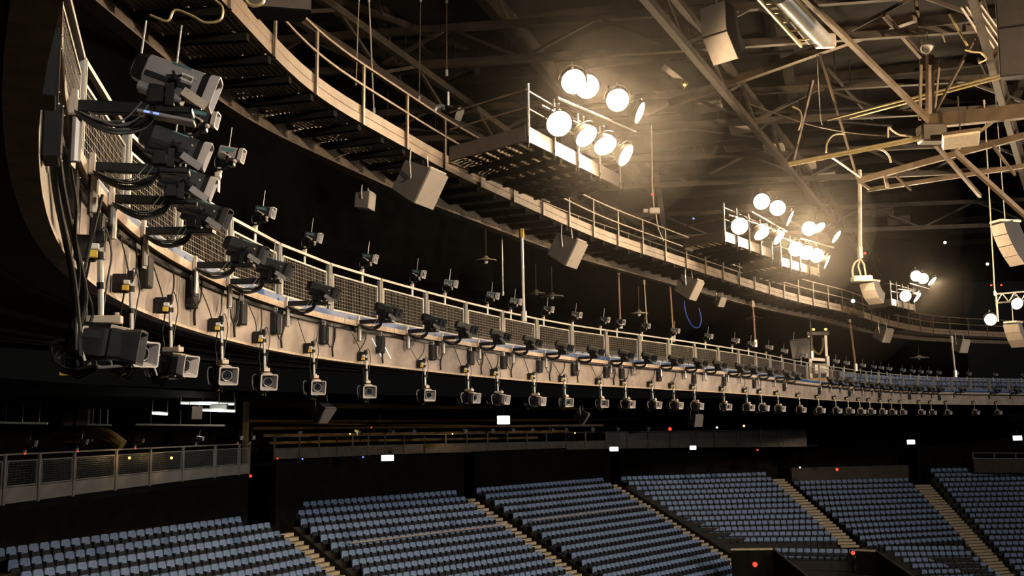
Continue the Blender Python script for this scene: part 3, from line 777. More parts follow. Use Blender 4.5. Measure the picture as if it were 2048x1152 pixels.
# --- arm cameras: bracket on the ledge, black arm, long housing with hood -----------------
def arm_camera_meshes(body='cam_dark', hood='hood_dark', k=1.0):
    ax = pitched(math.radians(19)); C = Vector((0.86, 0, 0.20)); P = []
    def add(n, mb, m, par=None): P.append((n, mb.mesh(n, m), par, None))
    br = MB().rbox((0.15, 0, -0.02), (0.035, 0.045, 0.07), 0.012).rbox((0.15, 0, 0.07), (0.025, 0.025, 0.04), 0.008)
    add('bracket', br, 'plate_cream')
    add('drop_tube', MB().tube([(0.17, 0.02, -0.03), (0.17, 0.02, -0.42)], 0.035, 8), 'silver')
    add('back_plate', MB().box((0.13, 0.09, -0.22), (0.012, 0.07, 0.22)), 'black_plastic')
    add('arm', MB().rbox((0.45, 0, -0.02), (0.33, 0.035, 0.045), 0.008).tube([(0.78, 0, 0.0), (0.82, 0, 0.06)], 0.05, 8), 'black_plastic')
    cb = MB(); rnd = random.Random(3)
    for j in range(6):
        o = (rnd.random() - .5) * .07; sag = 0.05 + 0.10 * rnd.random()
        cb.tube([(0.16, o, -0.06), (0.29, o * 1.4, -0.07 - sag * .7), (0.45, o, -0.08 - sag), (0.64, -o, -0.06 - sag * .6), (0.74, o, 0.06), (0.68, o * 1.3, 0.2)], 0.013, 5)
    add('cable_bundle', cb, 'black_rubber')
    lc = MB(); 
    for j in range(2):
        lc.tube([(0.20 + .06 * j, -0.05, -0.07), (0.34 + .08 * j, -0.06, -0.13 - .03 * j), (0.50 + .08 * j, -0.055, -0.12), (0.62 + .06 * j, -0.05, 0.02)], 0.006, 4)
    add('light_cable', lc, 'post_steel')
    yk = MB()
    for sg in (-1, 1): yk.box(C + Vector((-0.04, 0.115 * sg, -0.10)), (0.03, 0.008, 0.11))
    yk.box(C + Vector((-0.04, 0, -0.205)), (0.03, 0.12, 0.012)).tube([C + Vector((-0.04, 0, -0.20)), C + Vector((-0.04, 0, -0.27))], 0.03, 8)
    add('yoke', yk, 'black_plastic')
    add('pan_head', MB().rbox(C + Vector((-0.02, 0, -0.235)), (0.13, 0.09, 0.03), 0.012).rbox(C + Vector((-0.14, 0, -0.12)), (0.07, 0.08, 0.08), 0.02), 'black_plastic')
    add('body', MB().octo(C, ax, [(-0.235, .088, .10, .035, 0), (-0.225, .095, .108, .04, 0), (0.15, .098, .112, .04, 0), (0.165, .098, .112, .04, 0)]), body)
    add('side_ridge', MB().octo(C, ax, [(-0.22, .100, .028, .01, -.045), (0.12, .103, .028, .01, -.045)]), 'black_plastic', 'body')
    add('rear_cap', MB().octo(C, ax, [(-0.33, .05, .06, .03, -.01), (-0.315, .078, .09, .04, 0), (-0.235, .09, .105, .04, 0)]), 'black_plastic')
    add('hood_band', MB().octo(C, ax, [(0.165, .093, .106, .035, 0), (0.225, .098, .112, .03, 0)]), 'black_plastic')
    add('hood', MB().octo(C, ax, [(0.215, .100, .112, .03, 0), (0.235, .104, .117, .028, 0), (0.285, .109, .124, .026, -.003), (0.285, .098, .113, .022, -.003), (0.235, .088, .098, .02, 0)]), hood)
    add('lens', MB().lathe(C, ax, [(0.20, .085), (0.245, .082), (0.25, .06), (0.246, .02)], 14), 'lens_glass', 'hood')
    add('under_tray', MB().octo(C, ax, [(-0.24, .07, .03, .015, -.135), (0.08, .07, .03, .015, -.135)]), 'cam_grey' if body == 'cam_grey' else 'black_plastic')
    kn = MB().tube([C + Vector((0.0, -0.10, -0.02)), C + Vector((0.0, -0.16, -0.02))], 0.018, 8)
    for j in range(4):
        a = j * PI / 2 + .4; kn.tube([C + Vector((0, -0.15, -0.02)), C + Vector((.05 * math.cos(a), -0.155, -0.02 + .05 * math.sin(a)))], 0.011, 5)
    add('knob', kn, 'black_plastic')
    add('flap', MB().box(C + Vector((0.13, -0.10, -0.155)), (0.10, 0.006, 0.032), pitched(0.6)), 'plate_cream' if body == 'cam_grey' else 'cam_grey')
    for q, (du, dz) in enumerate(((0.13, .03), (0.11, -.07))): add('bolt' if q == 0 else 'lower_bolt', MB().ball(C + ax[0] * du + ax[2] * dz - ax[1] * 0.1, 0.012), 'silver')
    add('top_marking', MB().box(C + ax[0] * 0.0 + ax[2] * 0.098 - ax[1] * 0.072, (0.07, 0.012, 0.004), (ax[0], (ax[1] + ax[2]).normalized(), (ax[2] - ax[1]).normalized())), 'teal_panel', 'body')
    return P, ax, C
ARM_D, axB, CB = arm_camera_meshes('cam_dark', 'hood_dark')
ARM_G, _, _ = arm_camera_meshes('cam_grey', 'hood_pale')
ARM_LIT, _, _ = arm_camera_meshes('cam_dark_lit', 'hood_dark')
ARM_P, _, _ = arm_camera_meshes('cam_dark', 'hood_pale')
mb = MB().box(CB + axB[0] * 0.07 + axB[2] * 0.02 - axB[1] * 0.1005, (0.045, 0.002, 0.026), axB)
me_stick = mb.mesh('sticker', 'tag_white')
mb = MB().box(CB + axB[0] * 0.055 + axB[2] * 0.021 - axB[1] * 0.1025, (0.016, 0.001, 0.012), axB).box(CB + axB[0] * 0.09 + axB[2] * 0.018 - axB[1] * 0.1025, (0.018, 0.001, 0.013), axB)
me_print = mb.mesh('sticker_print', 'label_dark')
def antenna_mesh(c, h=0.34, lean=0.03, r=0.007):
    return MB().tube([c, c + Vector((lean * .2, 0, h * .2)), c + Vector((lean, 0, h))], [r * 1.3, r, r * .8], 6)
me_ant = antenna_mesh(CB + Vector((-0.02, 0, 0.09))).mesh('antenna', 'silver')
me_ant2 = antenna_mesh(CB + Vector((-0.27, 0, 0.15)), 0.30, 0.03).mesh('rear_antenna', 'silver')
shelf = MB().rbox(CB + Vector((-0.07, -0.02, -0.285)), (0.20, 0.07, 0.013), 0.005, pitched(0.17))
me_shelf = shelf.mesh('mounting_shelf', 'cam_grey')
led = MB()
for j in range(2): led.box(CB + pitched(0.17)[0] * (-0.13 + 0.065 * j) + Vector((-0.07, -0.091, -0.285)), (0.02, 0.002, 0.007), pitched(0.17))
me_sled = led.mesh('shelf_light', 'blue_led')

arm_x = [None, None, None, 410, 490, 545, 645, 775, 868, 935, 1003, 1068, 1130, 1192, 1255, 1300, 1353, 1400, 1440, 1485, 1510, 1545, 1577, 1598, 1665, 1685,
         1705, 1728, 1747, 1767, 1785, 1805, 1822, 1840, 1863, 1882, 1925, 1995, 2037]
def u_at_y(y):
    u = 0
    while u < RING.L and not (RING.at(u).y > y and u > 3): u += 0.05
    return u
arm_u = []
for k, x in enumerate(arm_x):
    if x is None: arm_u.append({0: u_at_y(7.15), 1: u_at_y(8.85), 2: u_at_y(10.1)}[k])
    else: arm_u.append(RING.find(x, 2.57, 0.83, lo=U_IN))
for k, u in enumerate(arm_u):
    if k == 0: parts, extra = ARM_G, 'big grey camera on a black arm, white sticker on its side, nearest'
    elif k == 2: parts, extra = ARM_P, 'dark arm camera with pale hood, third from the near end'
    elif k == 1: parts, extra = ARM_P, 'dark arm camera with pale hood, second from the near end'
    else: parts, extra = (ARM_LIT if k > 8 else ARM_D), 'dark camera on a ledge arm, %s from the near end' % nth(k + 1)
    t = place('arm_camera', extra, 'camera', 'cameras on arms along the balcony ledge', parts, RING.at(u, 0.0, 2.34), ({0: .2, 1: .25, 2: .2}[k] if k < 3 else RING.yaw(u) * (0.05 + 0.12 * k) if k < 7 else RING.yaw(u)) + random.uniform(-.06, .06) - (0.1 if k > 8 else 0))
    if k == 0:
        b = [c for c in t.children if c.name.startswith('body')][0]
        s = link('sticker', me_stick, b); link('sticker_print', me_print, b)
        link('antenna', me_ant, t); link('rear_antenna', me_ant2, t)
        s = link('mounting_shelf', me_shelf, t); link('shelf_light', me_sled, s)
    elif k in (1, 2, 3, 5, 10, 11): link('antenna', me_ant, t)

# --- rail cameras: clamp on the top rail, small housing, tall antenna --------------------
def rail_camera_meshes(body='cam_dark', hood='hood_pale'):
    ax = pitched(math.radians(12)); C = Vector((0.16, 0, 0.33)); P = []
    def add(n, mb, m, par=None): P.append((n, mb.mesh(n, m), par, None))
    add('rail_clamp', MB().rbox((0.0, 0, 0.03), (0.04, 0.045, 0.04), 0.01).rbox((0.02, 0, 0.10), (0.03, 0.03, 0.04), 0.008), 'plate_cream')
    add('clamp_plate', MB().box((0.012, 0, -0.11), (0.008, 0.04, 0.10)), 'tag_white')
    yk = MB().tube([(0.0, 0, 0.10), (0.10, 0, 0.13), (0.15, 0, 0.17)], 0.03, 7)
    for sg in (-1, 1): yk.tube([(0.13, 0.0, 0.16), (0.13, .09 * sg, 0.18), (0.15, .095 * sg, 0.33)], 0.012, 5)
    yk.rbox((0.14, 0, 0.18), (0.08, 0.06, 0.035), 0.012)
    add('yoke', yk, 'black_plastic')
    cb = MB()
    for j in range(4): cb.tube([(0.05, .03 * (j - 1.5), 0.33), (-0.04 - .02 * j, .03 * (j - 1.5), 0.24), (-0.03, .02 * (j - 1.5), 0.13), (0.06, .03 * (j - 1.5), 0.10 + .02 * j), (0.16, .035 * (j - 1.5), 0.16)], 0.011, 5)
    add('cable_loops', cb, 'black_rubber')
    add('silver_clips', MB().ball(C + Vector((0.02, -.10, -.07)), .022).ball(C + Vector((.09, -.09, -.13)), .03).tube([C + Vector((-.08, -.1, .0)), C + Vector((.02, -.105, -.06))], .012, 5), 'plate_cream')
    add('body', MB().octo(C, ax, [(-.15, .07, .075, .02, 0), (-.14, .078, .085, .022, 0), (.10, .078, .085, .022, 0)]), body)
    add('rear_block', MB().octo(C, ax, [(-.19, .06, .07, .02, 0), (-.15, .065, .075, .02, 0)]), 'black_plastic')
    add('side_panel', MB().box(C + ax[0] * (-.02) + ax[2] * .035 - ax[1] * .0785, (.085, .003, .022), ax), 'teal_panel', 'body')
    add('hood_band', MB().octo(C, ax, [(.10, .074, .08, .02, 0), (.135, .076, .083, .02, 0)]), 'black_plastic')
    add('hood', MB().octo(C, ax, [(.13, .082, .09, .02, 0), (.19, .092, .10, .018, 0), (.19, .08, .088, .016, 0), (.14, .07, .078, .016, 0)]), hood)
    add('lens', MB().lathe(C, ax, [(.12, .06), (.15, .058), (.155, .03)], 12), 'lens_glass', 'hood')
    add('antenna', antenna_mesh(C + Vector((-.02, 0, .075)), .30, .035, .006), 'silver')
    return P
me_ext = MB().rbox((-0.29, 0, -0.01), (0.32, 0.03, 0.03), 0.006).mesh('extension_arm', 'black_plastic')
RAIL_D = rail_camera_meshes(); RAIL_G = rail_camera_meshes('cam_grey', 'hood_pale')
rail_x = [380, 432, 528, 625, 738, 836, 900, 985, 1030, 1095, 1152, 1208, 1240, 1290, 1350, 1417, 1470, 1503, 1538, 1568, 1607, 1672, 1693, 1725, 1747, 1762,
          1778, 1805, 1825, 1841, 1858, 1877, 1912, 1937, 1990, 2045]
for k, x in enumerate(rail_x):
    u = {0: u_at_y(12.2), 1: u_at_y(13.9)}[k] if k < 2 else RING.find(x, ZT + 0.3, 0.13, lo=U_IN)
    t = place('rail_camera', 'camera with antenna clamped on the top rail, %s from the near end' % nth(k + 1), 'camera', 'cameras with antennas on the balcony top rail',
          RAIL_G if k in (1, 6, 7, 8, 10) or k > 13 else RAIL_D, RING.at(u, -0.03 if k > 1 else 0.55, ZT), (RING.yaw(u) if k > 1 else 0) + random.uniform(-.1, .1))
    if k < 2: link('extension_arm', me_ext, t)

# --- hanging cameras: pole from the fascia foot, cream plate, yoke, boxy head with hood ----
def hanging_meshes():
    P = []; ax = pitched(math.radians(8)); C = Vector((0.02, 0, -0.21))
    def add(n, mb, m, par=None, cls='h'): P.append((n, mb.mesh(n, m), par, cls))
    # fixed pieces (origin: fascia foot)
    add('mount_box', MB().rbox((0.10, 0.02, 0.13), (0.08, 0.06, 0.10), 0.01).tube([(0.18, 0, 0.16), (0.22, -0.03, 0.16)], 0.03, 8), 'black_plastic', None, None)
    add('yellow_tag', MB().rbox((0.165, -0.05, 0.075), (0.035, 0.022, 0.03), 0.006), 'tag_yellow', 'mount_box', None)
    add('white_plug', MB().rbox((0.175, -0.045, 0.135), (0.035, 0.025, 0.025), 0.008), 'tag_white', 'mount_box', None)
    add('pole', MB().tube([(0.20, 0, 0.24), (0.215, 0, 0.05), (0.235, 0, -0.40)], [0.028, 0.024, 0.022], 8), 'silver', None, None)
    add('pole_clamp', MB().rbox((0.205, 0, 0.22), (0.035, 0.035, 0.045), 0.008), 'black_plastic', None, None)
    add('pole_collar', MB().tube([(0.215, 0, 0.10), (0.218, 0, 0.04)], 0.034, 8), 'black_plastic', 'pole', None)
    add('lower_collar', MB().tube([(0.225, 0, -0.14), (0.228, 0, -0.19)], 0.032, 8), 'black_plastic', 'pole', None)
    pc = MB()
    pc.tube([(0.15, .05, 0.2), (0.12, .09, 0.0), (0.09, .12, -0.2), (0.12, .1, -0.36), (0.12, .05, -0.5)], 0.010, 5)
    pc.tube([(0.20, 0.02, 0.24), (0.24, .05, 0.30), (0.29, .06, 0.1), (0.27, .05, -0.1), (0.25, .02, -0.35)], 0.008, 5)
    add('pole_cable', pc, 'black_rubber', None, None)
    # head (turns about the pole; origin: foot of the pole)
    add('top_plate', MB().rbox((0.03, 0, -0.03), (0.13, 0.05, 0.03), 0.006).tube([(0.12, 0, 0.0), (0.12, 0, 0.025)], 0.018, 6), 'plate_cream')
    add('swivel', MB().tube([(0.0, 0, -0.05), (0.0, 0, -0.11)], 0.03, 8), 'tag_white')
    yk = MB()
    for sg in (-1, 1):
        yk.tube([(-0.04, 0, -0.10), (-0.06, .12 * sg, -0.10), (-0.09, .175 * sg, -0.12), (-0.10, .18 * sg, -0.24), (-0.06, .17 * sg, -0.36)], 0.011, 6)
    yk.tube([(-0.2, 0, -0.12), (-0.05, 0, -0.095), (0.16, 0, -0.10)], 0.012, 6)
    yk.tube([(-0.12, 0, -0.385), (0.02, 0, -0.40), (0.22, 0, -0.385)], 0.012, 6)
    add('yoke', yk, 'silver')
    cb = MB()
    for j in range(4):
        o = .05 * (j - 1.5)
        cb.tube([(-0.22, o, -0.2), (-0.32, o * 1.5, -0.22 - .03 * j), (-0.30, o, -0.36), (-0.16, o, -0.42 - .02 * j), (0.0, o, -0.385)], 0.012, 5)
    cb.rbox((-0.16, 0, -0.37), (0.09, 0.07, 0.035), 0.012)
    add('cable_loops', cb, 'black_rubber')
    add('cable_tag', MB().rbox((-0.24, 0.02, -0.44), (0.05, 0.012, 0.022), 0.004), 'tag_yellow', 'cable_loops')
    add('body', MB().octo(C, ax, [(-.24, .10, .11, .03, 0), (-.22, .13, .14, .03, 0), (.02, .13, .14, .03, 0), (.06, .12, .13, .03, 0)]), 'black_plastic')
    add('side_panel', MB().box(C + ax[0] * (-.09) - ax[1] * .1315 + ax[2] * .05, (.10, .003, .03), ax), 'cam_dark', 'body')
    add('front_housing', MB().octo(C, ax, [(.06, .10, .11, .025, 0), (.075, .115, .122, .025, 0), (.17, .11, .115, .025, 0)]), 'cam_dark')
    add('top_cover', MB().octo(C, ax, [(.06, .085, .018, .008, .128), (.19, .08, .016, .008, .12)]), 'plate_cream')
    add('hood', MB().octo(C, ax, [(.16, .105, .11, .02, 0), (.175, .115, .12, .02, 0), (.30, .145, .135, .018, 0), (.30, .128, .118, .014, 0), (.18, .085, .085, .014, 0)]), 'hood_pale')
    add('hood_lining', MB().octo(C, ax, [(.292, .127, .117, .014, 0), (.182, .086, .086, .014, 0)], False, True), 'hood_dark', 'hood')
    add('lens', MB().lathe(C, ax, [(.16, .075), (.215, .072), (.222, .06), (.212, .055), (.232, .03), (.236, .01)], 16), 'lens_glass')
    add('lens_ring', MB().hoop(C + ax[0] * .215, ax, .074, .008, 18, 5), 'cam_grey', 'lens')
    return P
HANG = hanging_meshes()
me_hood_dark = [p for p in HANG if p[0] == 'hood'][0][1].copy(); me_hood_dark.materials[0] = M['hood_dark']
hang_x = [(208, -0.12), (292, -0.85), (362, -0.42), (452, -0.95), (536, -1.0), (634, -0.9), (740, -0.9), (855, -0.75), (942, -0.35), (1000, -0.15), (1074, -0.1), (1135, -0.65),
          (1207, -0.7), (1255, -0.2), (1310, -0.3), (1352, -0.15), (1394, -0.15), (1452, -0.5), (1498, -0.5), (1527, 0), (1560, -0.3), (1603, -0.5), (1641, -0.1), (1675, -0.4),
          (1700, 0.1), (1723, 0), (1743, 0.1), (1766, 0), (1786, 0.1), (1806, 0.2), (1843, 0.2), (1865, 0.2), (1896, 0.2), (1951, 0.2), (1996, 0.2)]
for k, (x, yw) in enumerate(hang_x):
    u = {0: u_at_y(8.9), 1: u_at_y(11.0), 2: u_at_y(13.0)}[k] if k < 3 else RING.find(x, 0.8, 0.3, lo=U_IN)
    rots = {'h': (Vector((0.235, 0, -0.40)), (0, 0, yw))}
    t = place('hanging_camera', 'camera with square hood hanging below the balcony, %s from the near end' % nth(k + 1), 'camera', 'cameras hanging under the balcony front',
              HANG, RING.at(u, 0.0, ZB), RING.yaw(u), rots)
    if k == 0:
        t.scale = (1.12, 1.12, 1.12)
        [c for c in t.children if c.name.startswith('hood')][0].data = me_hood_dark
hang_u = [RING.find(x, 0.8, 0.3, lo=U_IN) for x, _ in hang_x]

# --- junction boxes on the fascia ---------------------------------------------------------
def jbox_meshes():
    P = []
    def add(n, mb, m, par=None): P.append((n, mb.mesh(n, m), par, None))
    add('case', MB().rbox((0.056, 0, 0), (0.05, 0.14, 0.19), 0.008), 'box_grey')
    add('lid', MB().rbox((0.109, 0, 0), (0.006, 0.125, 0.175), 0.003), 'box_grey', 'case')
    add('conduit', MB().tube([(0.05, 0.05, 0.19), (0.05, 0.05, 0.36)], 0.018, 6).tube([(0.05, -0.05, 0.19), (0.05, -0.05, 0.34)], 0.012, 6), 'silver')
    sc_ = MB()
    for a in (-1, 1):
        for b in (-1, 1): sc_.ball((0.117, .105 * a, .155 * b), 0.008, 5)
    add('lid_screws', sc_, 'silver', 'lid')
    return P
JB = jbox_meshes()
jx = [205, 300, 390, 488, 556, 652, 765, 868, 945, 1010, 1082, 1150, 1215, 1245, 1320, 1390, 1450, 1510, 1570, 1640, 1700, 1760, 1820, 1880]
ju = [u_at_y(5.3), u_at_y(6.5), u_at_y(8.2)] + [RING.find(x, 1.95, 0.1, lo=U_IN) for x in jx]
for k, u in enumerate(ju):
    place('junction_box', 'dark grey junction box on the balcony fascia, %s from the near end' % nth(k + 1), 'junction box', 'junction boxes along the fascia', JB,
          RING.at(u, 0.0, 1.93), RING.yaw(u))

# --- cables draped on the fascia ------------------------------------------------------------
rnd = random.Random(11)
def fascia_cable(u, du, z0, z1, dip, r, m, label):
    pts = []
    for k in range(9):
        t = k / 8; z = z0 + (z1 - z0) * t - dip * math.sin(PI * t) ; pts.append(RING.at(u + du * t, 0.035 + 0.07 * math.sin(PI * t), z))
    o = MB().tube(pts, r, 6).build('cable', m, None)
    return tag(o, label, 'cable', 'cables draped on the fascia')
for k, u in enumerate(hang_u[:20]):
    if k < 1: continue
    fascia_cable(u - 0.03, rnd.uniform(0.3, 0.7), ZB + 0.22, 2.18, rnd.uniform(-.02, .22), 0.011 if k < 8 else 0.016, 'black_rubber', 'black cable rising from the %s hanging camera mount to the ledge' % nth(k + 1))
    if k < 14:
        fascia_cable(u + 0.08, rnd.uniform(-0.75, -0.35), ZB + 0.2, 2.16, rnd.uniform(.05, .3), 0.008 if k < 8 else 0.013, 'black_rubber', 'thin slack cable on fascia just before the %s hanging camera' % nth(k + 1))
for k, pts in enumerate(([(103, 280, 6.9), (112, 380, 7.35), (126, 455, 7.75), (146, 555, 8.3), (156, 650, 8.55), (160, 712, 8.6)],
                        [(110, 250, 6.8), (122, 360, 7.3), (140, 450, 7.9), (160, 530, 8.4), (170, 600, 8.7), (150, 690, 8.7)],
                        [(140, 330, 7.4), (152, 410, 7.8), (150, 470, 8.0), (158, 540, 8.4), (152, 620, 8.5), (152, 700, 8.5)],
                        [(205, 390, 8.9), (190, 450, 8.8), (178, 500, 8.8), (168, 560, 8.7), (185, 620, 8.9), (180, 650, 8.9)])):
    o = MB().tube([Wd(x, y, d) for x, y, d in pts], 0.026 if k < 2 else 0.014, 8).build('cable', 'black_rubber', None)
    tag(o, 'thick black cable hanging down the near fascia, %s from the left' % nth(k + 1), 'cable', 'thick cables near the left edge')
rl = random.Random(23)
for k, u in enumerate(hang_u[2:13]):
    a = u + rl.uniform(0.7, 1.1); w_ = rl.uniform(0.25, 0.5); zt = 2.15; zb_ = rl.uniform(1.6, 1.8)
    pts = [RING.at(a, 0.12, zt), RING.at(a - 0.03, 0.13, zb_ + .15), RING.at(a + w_ * .3, 0.14, zb_), RING.at(a + w_ * .8, 0.13, zb_ + .1), RING.at(a + w_, 0.12, zt + .02)]
    o = MB().tube(pts, 0.012, 6).build('cable', 'black_rubber', None)
    tag(o, 'black cable loop hanging under the ledge after the %s hanging camera' % nth(k + 3), 'cable', 'cables draped on the fascia')
    o = MB().tube([RING.at(a + .5, 0.05, 2.12), RING.at(a + .5, 0.05, 1.9), RING.at(a + .42, 0.04, 1.7), RING.at(a + .45, 0.04, ZB + .05)], 0.02, 6).build('conduit', 'box_grey', None)
    tag(o, 'dark conduit running down the fascia after the %s hanging camera' % nth(k + 3), 'conduit', 'conduits on the fascia')
# two narrow blue light slivers on the fascia
for k, x in enumerate((742, 760)):
    u = RING.find(x, 1.9, lo=U_IN)
    o = MB().beam(RING.at(u, 0.02, 2.05), RING.at(u + 0.5, 0.02, 1.65), 0.012, 0.014).build('light_strip', 'tube_glow', None, False)
    tag(o, 'short bluish light strip slanting on the fascia, %s of two' % nth(k + 1), 'light strip')
# upper tier seats behind the mesh
me_b, me_c = me_sb, me_sc
ub = MB(); uc = MB(); u_mast = RING.find(1640, 3.0, -1.1, lo=U_IN)
for row in range(3):
    u = RING.find(1060 if row == 0 else 1790, 2.9, lo=U_IN)
    while u < RING.L - 1:
        if abs(u - u_mast) < 1.5: u += 0.56; continue
        p = RING.at(u, -1.75 - 0.9 * row, 1.98 + 0.45 * row); R = Matrix.Translation(p) @ Matrix.Rotation(RING.yaw(u), 4, 'Z')
        ub.add([R @ v.co for v in me_b.vertices], [tuple(q.vertices) for q in me_b.polygons])
        uc.add([R @ v.co for v in me_c.vertices], [tuple(q.vertices) for q in me_c.polygons]); u += 0.56
root = thing('upper_seat_rows', 'rows of blue seats glimpsed behind the wire mesh railing', 'seats', RING.at(40, -2, 2.25), kind='stuff')
ub.build('backrests', 'seat_blue', root, kind='stuff'); uc.build('seat_pads', 'seat_pan_shade', root, kind='stuff')

# ================================================================== LOWER BALCONY ON THE LEFT
lb_px = [(-260, 1055), (-120, 1029), (0, 1009), (77.5, 1000), (147, 990), (231, 979), (300, 970), (365, 962), (430, 954), (507, 946)]
LBC = Curve([(Wz(x, y, -2.1).x, Wz(x, y, -2.1).y) for x, y in lb_px], sm=1.5)
lb = structure('wall_lower_balcony', 'grey lower balcony front on the left above the blue seats', 'balcony', LBC.at(0, 0, -2.1))
strip(LBC, 0, LBC.L, rect(-3.5, -0.06, -2.35, -2.12), 1.0).build('slab', 'wall_black', lb, False)
post_px = [-250, -140, -55, 8, 77.5, 147, 231, 300, 365, 430, 478, 507]
pu = [LBC.find(x, -1.2) for x in post_px]
for k in range(len(pu) - 1):
    u0, u1 = pu[k] + 0.03, pu[k + 1] - 0.03
    vis_n = k - 2
    lab = 'grey mesh railing bay on the lower left balcony, %s from its corner end' % nth(len(pu) - 1 - k)
    t = thing('balcony_bay', lab, 'railing', LBC.at(u0, 0, -2.1), 0, 'railing bays of the lower left balcony')
    strip(LBC, u0 + .03, u1 - .03, rect(-0.05, 0, -2.1, -1.62)).build('front_panel', 'parapet_grey', t, False)
    for uu in (u0, u1):
        b = LBC.at(uu, 0.01, -2.12); MB().box(b + Vector((0, 0, 0.76)), (0.035, 0.035, 0.78)).build('post', 'parapet_grey', t, False)
    strip(LBC, u0, u1, rect(-0.04, 0.02, -0.63, -0.58)).build('top_rail', 'parapet_grey', t, False)
    fr = strip(LBC, u0 + .12, u1 - .12, rect(-0.02, 0.01, -0.83, -0.79)).build('mesh_frame', 'parapet_grey', t, False)
    strip(LBC, u0 + .12, u1 - .12, rect(-0.02, 0.01, -1.60, -1.56)).build('mesh_frame', 'parapet_grey', t, False)
    for uu in (u0 + .13, u1 - .13):
        b = LBC.at(uu, 0, -1.2); MB().box(b, (0.02, 0.02, 0.4)).build('mesh_frame', 'parapet_grey', t, False)
    w = MB(); n = int((u1 - u0) / 0.075)
    for j in range(n):
        b = LBC.at(u0 + .12 + j * 0.075, -0.005, -1.2)
        if u0 + .12 + j * 0.075 < u1 - .12: w.box(b, (0.003, 0.003, 0.38))
    for j in range(1, 10):
        w.beam(LBC.at(u0 + .12, -0.005, -1.58 + j * 0.078), LBC.at(u1 - .12, -0.005, -1.58 + j * 0.078), 0.006, 0.006)
    w.build('wire_mesh', 'post_steel', t, False)
SMALL = [p for p in RAIL_D if p[0] not in ('clamp_plate', 'silver_clips', 'side_panel', 'lens')]
me_led = MB().ball((0.02, -0.05, -0.02), 0.032).mesh('indicator_light', 'red_led')
for k, x in enumerate((50, 155, 270, 392, 475, 500)):
    u = LBC.find(x, -0.4)
    t = place('balcony_camera', 'small camera on the lower left balcony rail, %s from the left' % nth(k + 1), 'camera', 'cameras on the lower left balcony', SMALL,
              LBC.at(u, 0.0, -0.58), LBC.yaw(u) + (0.3 if k < 4 else -0.5))
    if k != 3: link('indicator_light', me_led, t)
# concourse behind the left balcony: dark end wall, panels, pipes, lamps
def back_box(name, label, cat, x0, y0, x1, y1, d, m, depth=0.3, parts=None, group=None):
    a = Wd(x0, y0, d); b = Wd(x1, y1, d); c = (a + b) / 2
    t = thing(name, label, cat, Vector((c.x, c.y, min(a.z, b.z))), 0, group)
    h = (abs(b.x - a.x) / 2, depth / 2, abs(a.z - b.z) / 2)
    MB().rbox(c, h, min(0.03, min(h) * .4)).build('body', m, t)
    return t, c, h
t, c, h = back_box('ochre_duct', 'ochre curved duct in the concourse behind the lower left balcony', 'duct', 130, 868, 185, 884, 44, 'ochre_panel')
MB().tube([c + Vector((-.9, -.2, 0.1)), c + Vector((0.2, -.2, 0.25)), c + Vector((1.2, -.2, 0.1)), c + Vector((1.9, -.2, -.35))], 0.28, 10).build('bend', 'ochre_panel', t)
t, c, h = back_box('concourse_door', 'brown double door in concourse behind the lower left balcony', 'door', 128, 818, 178, 852, 46, 'wall_brown', 0.2)
MB().box(c + Vector((0, -.11, 0)), (0.02, 0.02, h[2])).build('centre_joint', 'wall_black', t)
t, c, h = back_box('tan_column', 'slim orange-tan column at the corner of the lower balcony', 'column', 487, 800, 495, 925, 56, 'ochre_panel', 0.3)
MB().rbox(c + Vector((0, 0, h[2] * .96)), (h[0] * 1.5, 0.2, 0.06), .02).build('capital', 'ochre_panel', t)
for k, (x0, y0, x1, y1, d) in enumerate(((362, 806, 468, 808, 48), (405, 820, 470, 822, 46), (305, 826, 335, 828, 44))):
    t = thing('tube_light', ('long lit tube light', 'second lit tube light, shorter', 'small lit tube lamp')[k] + ' under the balcony beside the pale box', 'tube light', Wd(x0, y0, d))
    MB().tube([Wd(x0, y0, d), Wd(x1, y1, d)], 0.06, 8).build('tube', 'tube_glow', t)
    a, b = Wd(x0, y0 - 2.5, d), Wd(x1, y1 - 2.5, d); MB().beam(a, b, 0.14, 0.05).build('batten', 'tag_white', t, False)
    for p in (a, b): MB().tube([p, p + Vector((0, 0, 0.5))], 0.012, 5).build('hanger', 'post_steel', t)
    l = bpy.data.lights.new('tube_glow', 'POINT'); l.energy = (70, 30, 15)[k]; l.color = (0.95, 1.0, 0.9); l.shadow_soft_size = 0.3
    o = bpy.data.objects.new('tube_glow', l); COL.objects.link(o); o.parent = t; o.location = (Wd(x1, y1, d) - Wd(x0, y0, d)) / 2 + Vector((0, -0.1, -0.12))
t, c, h = back_box('white_box', 'pale rectangular box hanging by the tube lights under the balcony', 'box', 421, 808, 455, 822, 47, 'tag_white', 0.3)
MB().tube([c + Vector((0, 0, h[2])), c + Vector((0, 0, h[2] + .6))], 0.02, 5).build('hanger', 'post_steel', t)
for k, (x0, y0, x1, y1, d, m) in enumerate(((-5, 845, 95, 847, 42, 'tag_white'), (272, 849, 450, 851, 50, 'rail_steel'), (178, 849, 222, 850, 48, 'rail_steel'), (560, 847, 960, 851, 76, 'ochre_panel'))):
    t = thing('pipe_run', '%s horizontal pipe in the concourse gloom, %s from the left' % ('pale' if k == 0 else 'dim', nth(k + 1)), 'pipe', Wd(x0, y0, d))
    MB().tube([Wd(x0, y0, d), Wd(x1, y1, d)], 0.05, 6).build('pipe', m, t)
    for j in range(3):
        p = Wd(x0, y0, d).lerp(Wd(x1, y1, d), (j + .5) / 3); MB().tube([p, p + Vector((0, 0, 0.7))], 0.015, 5).build('hanger', 'post_steel', t)

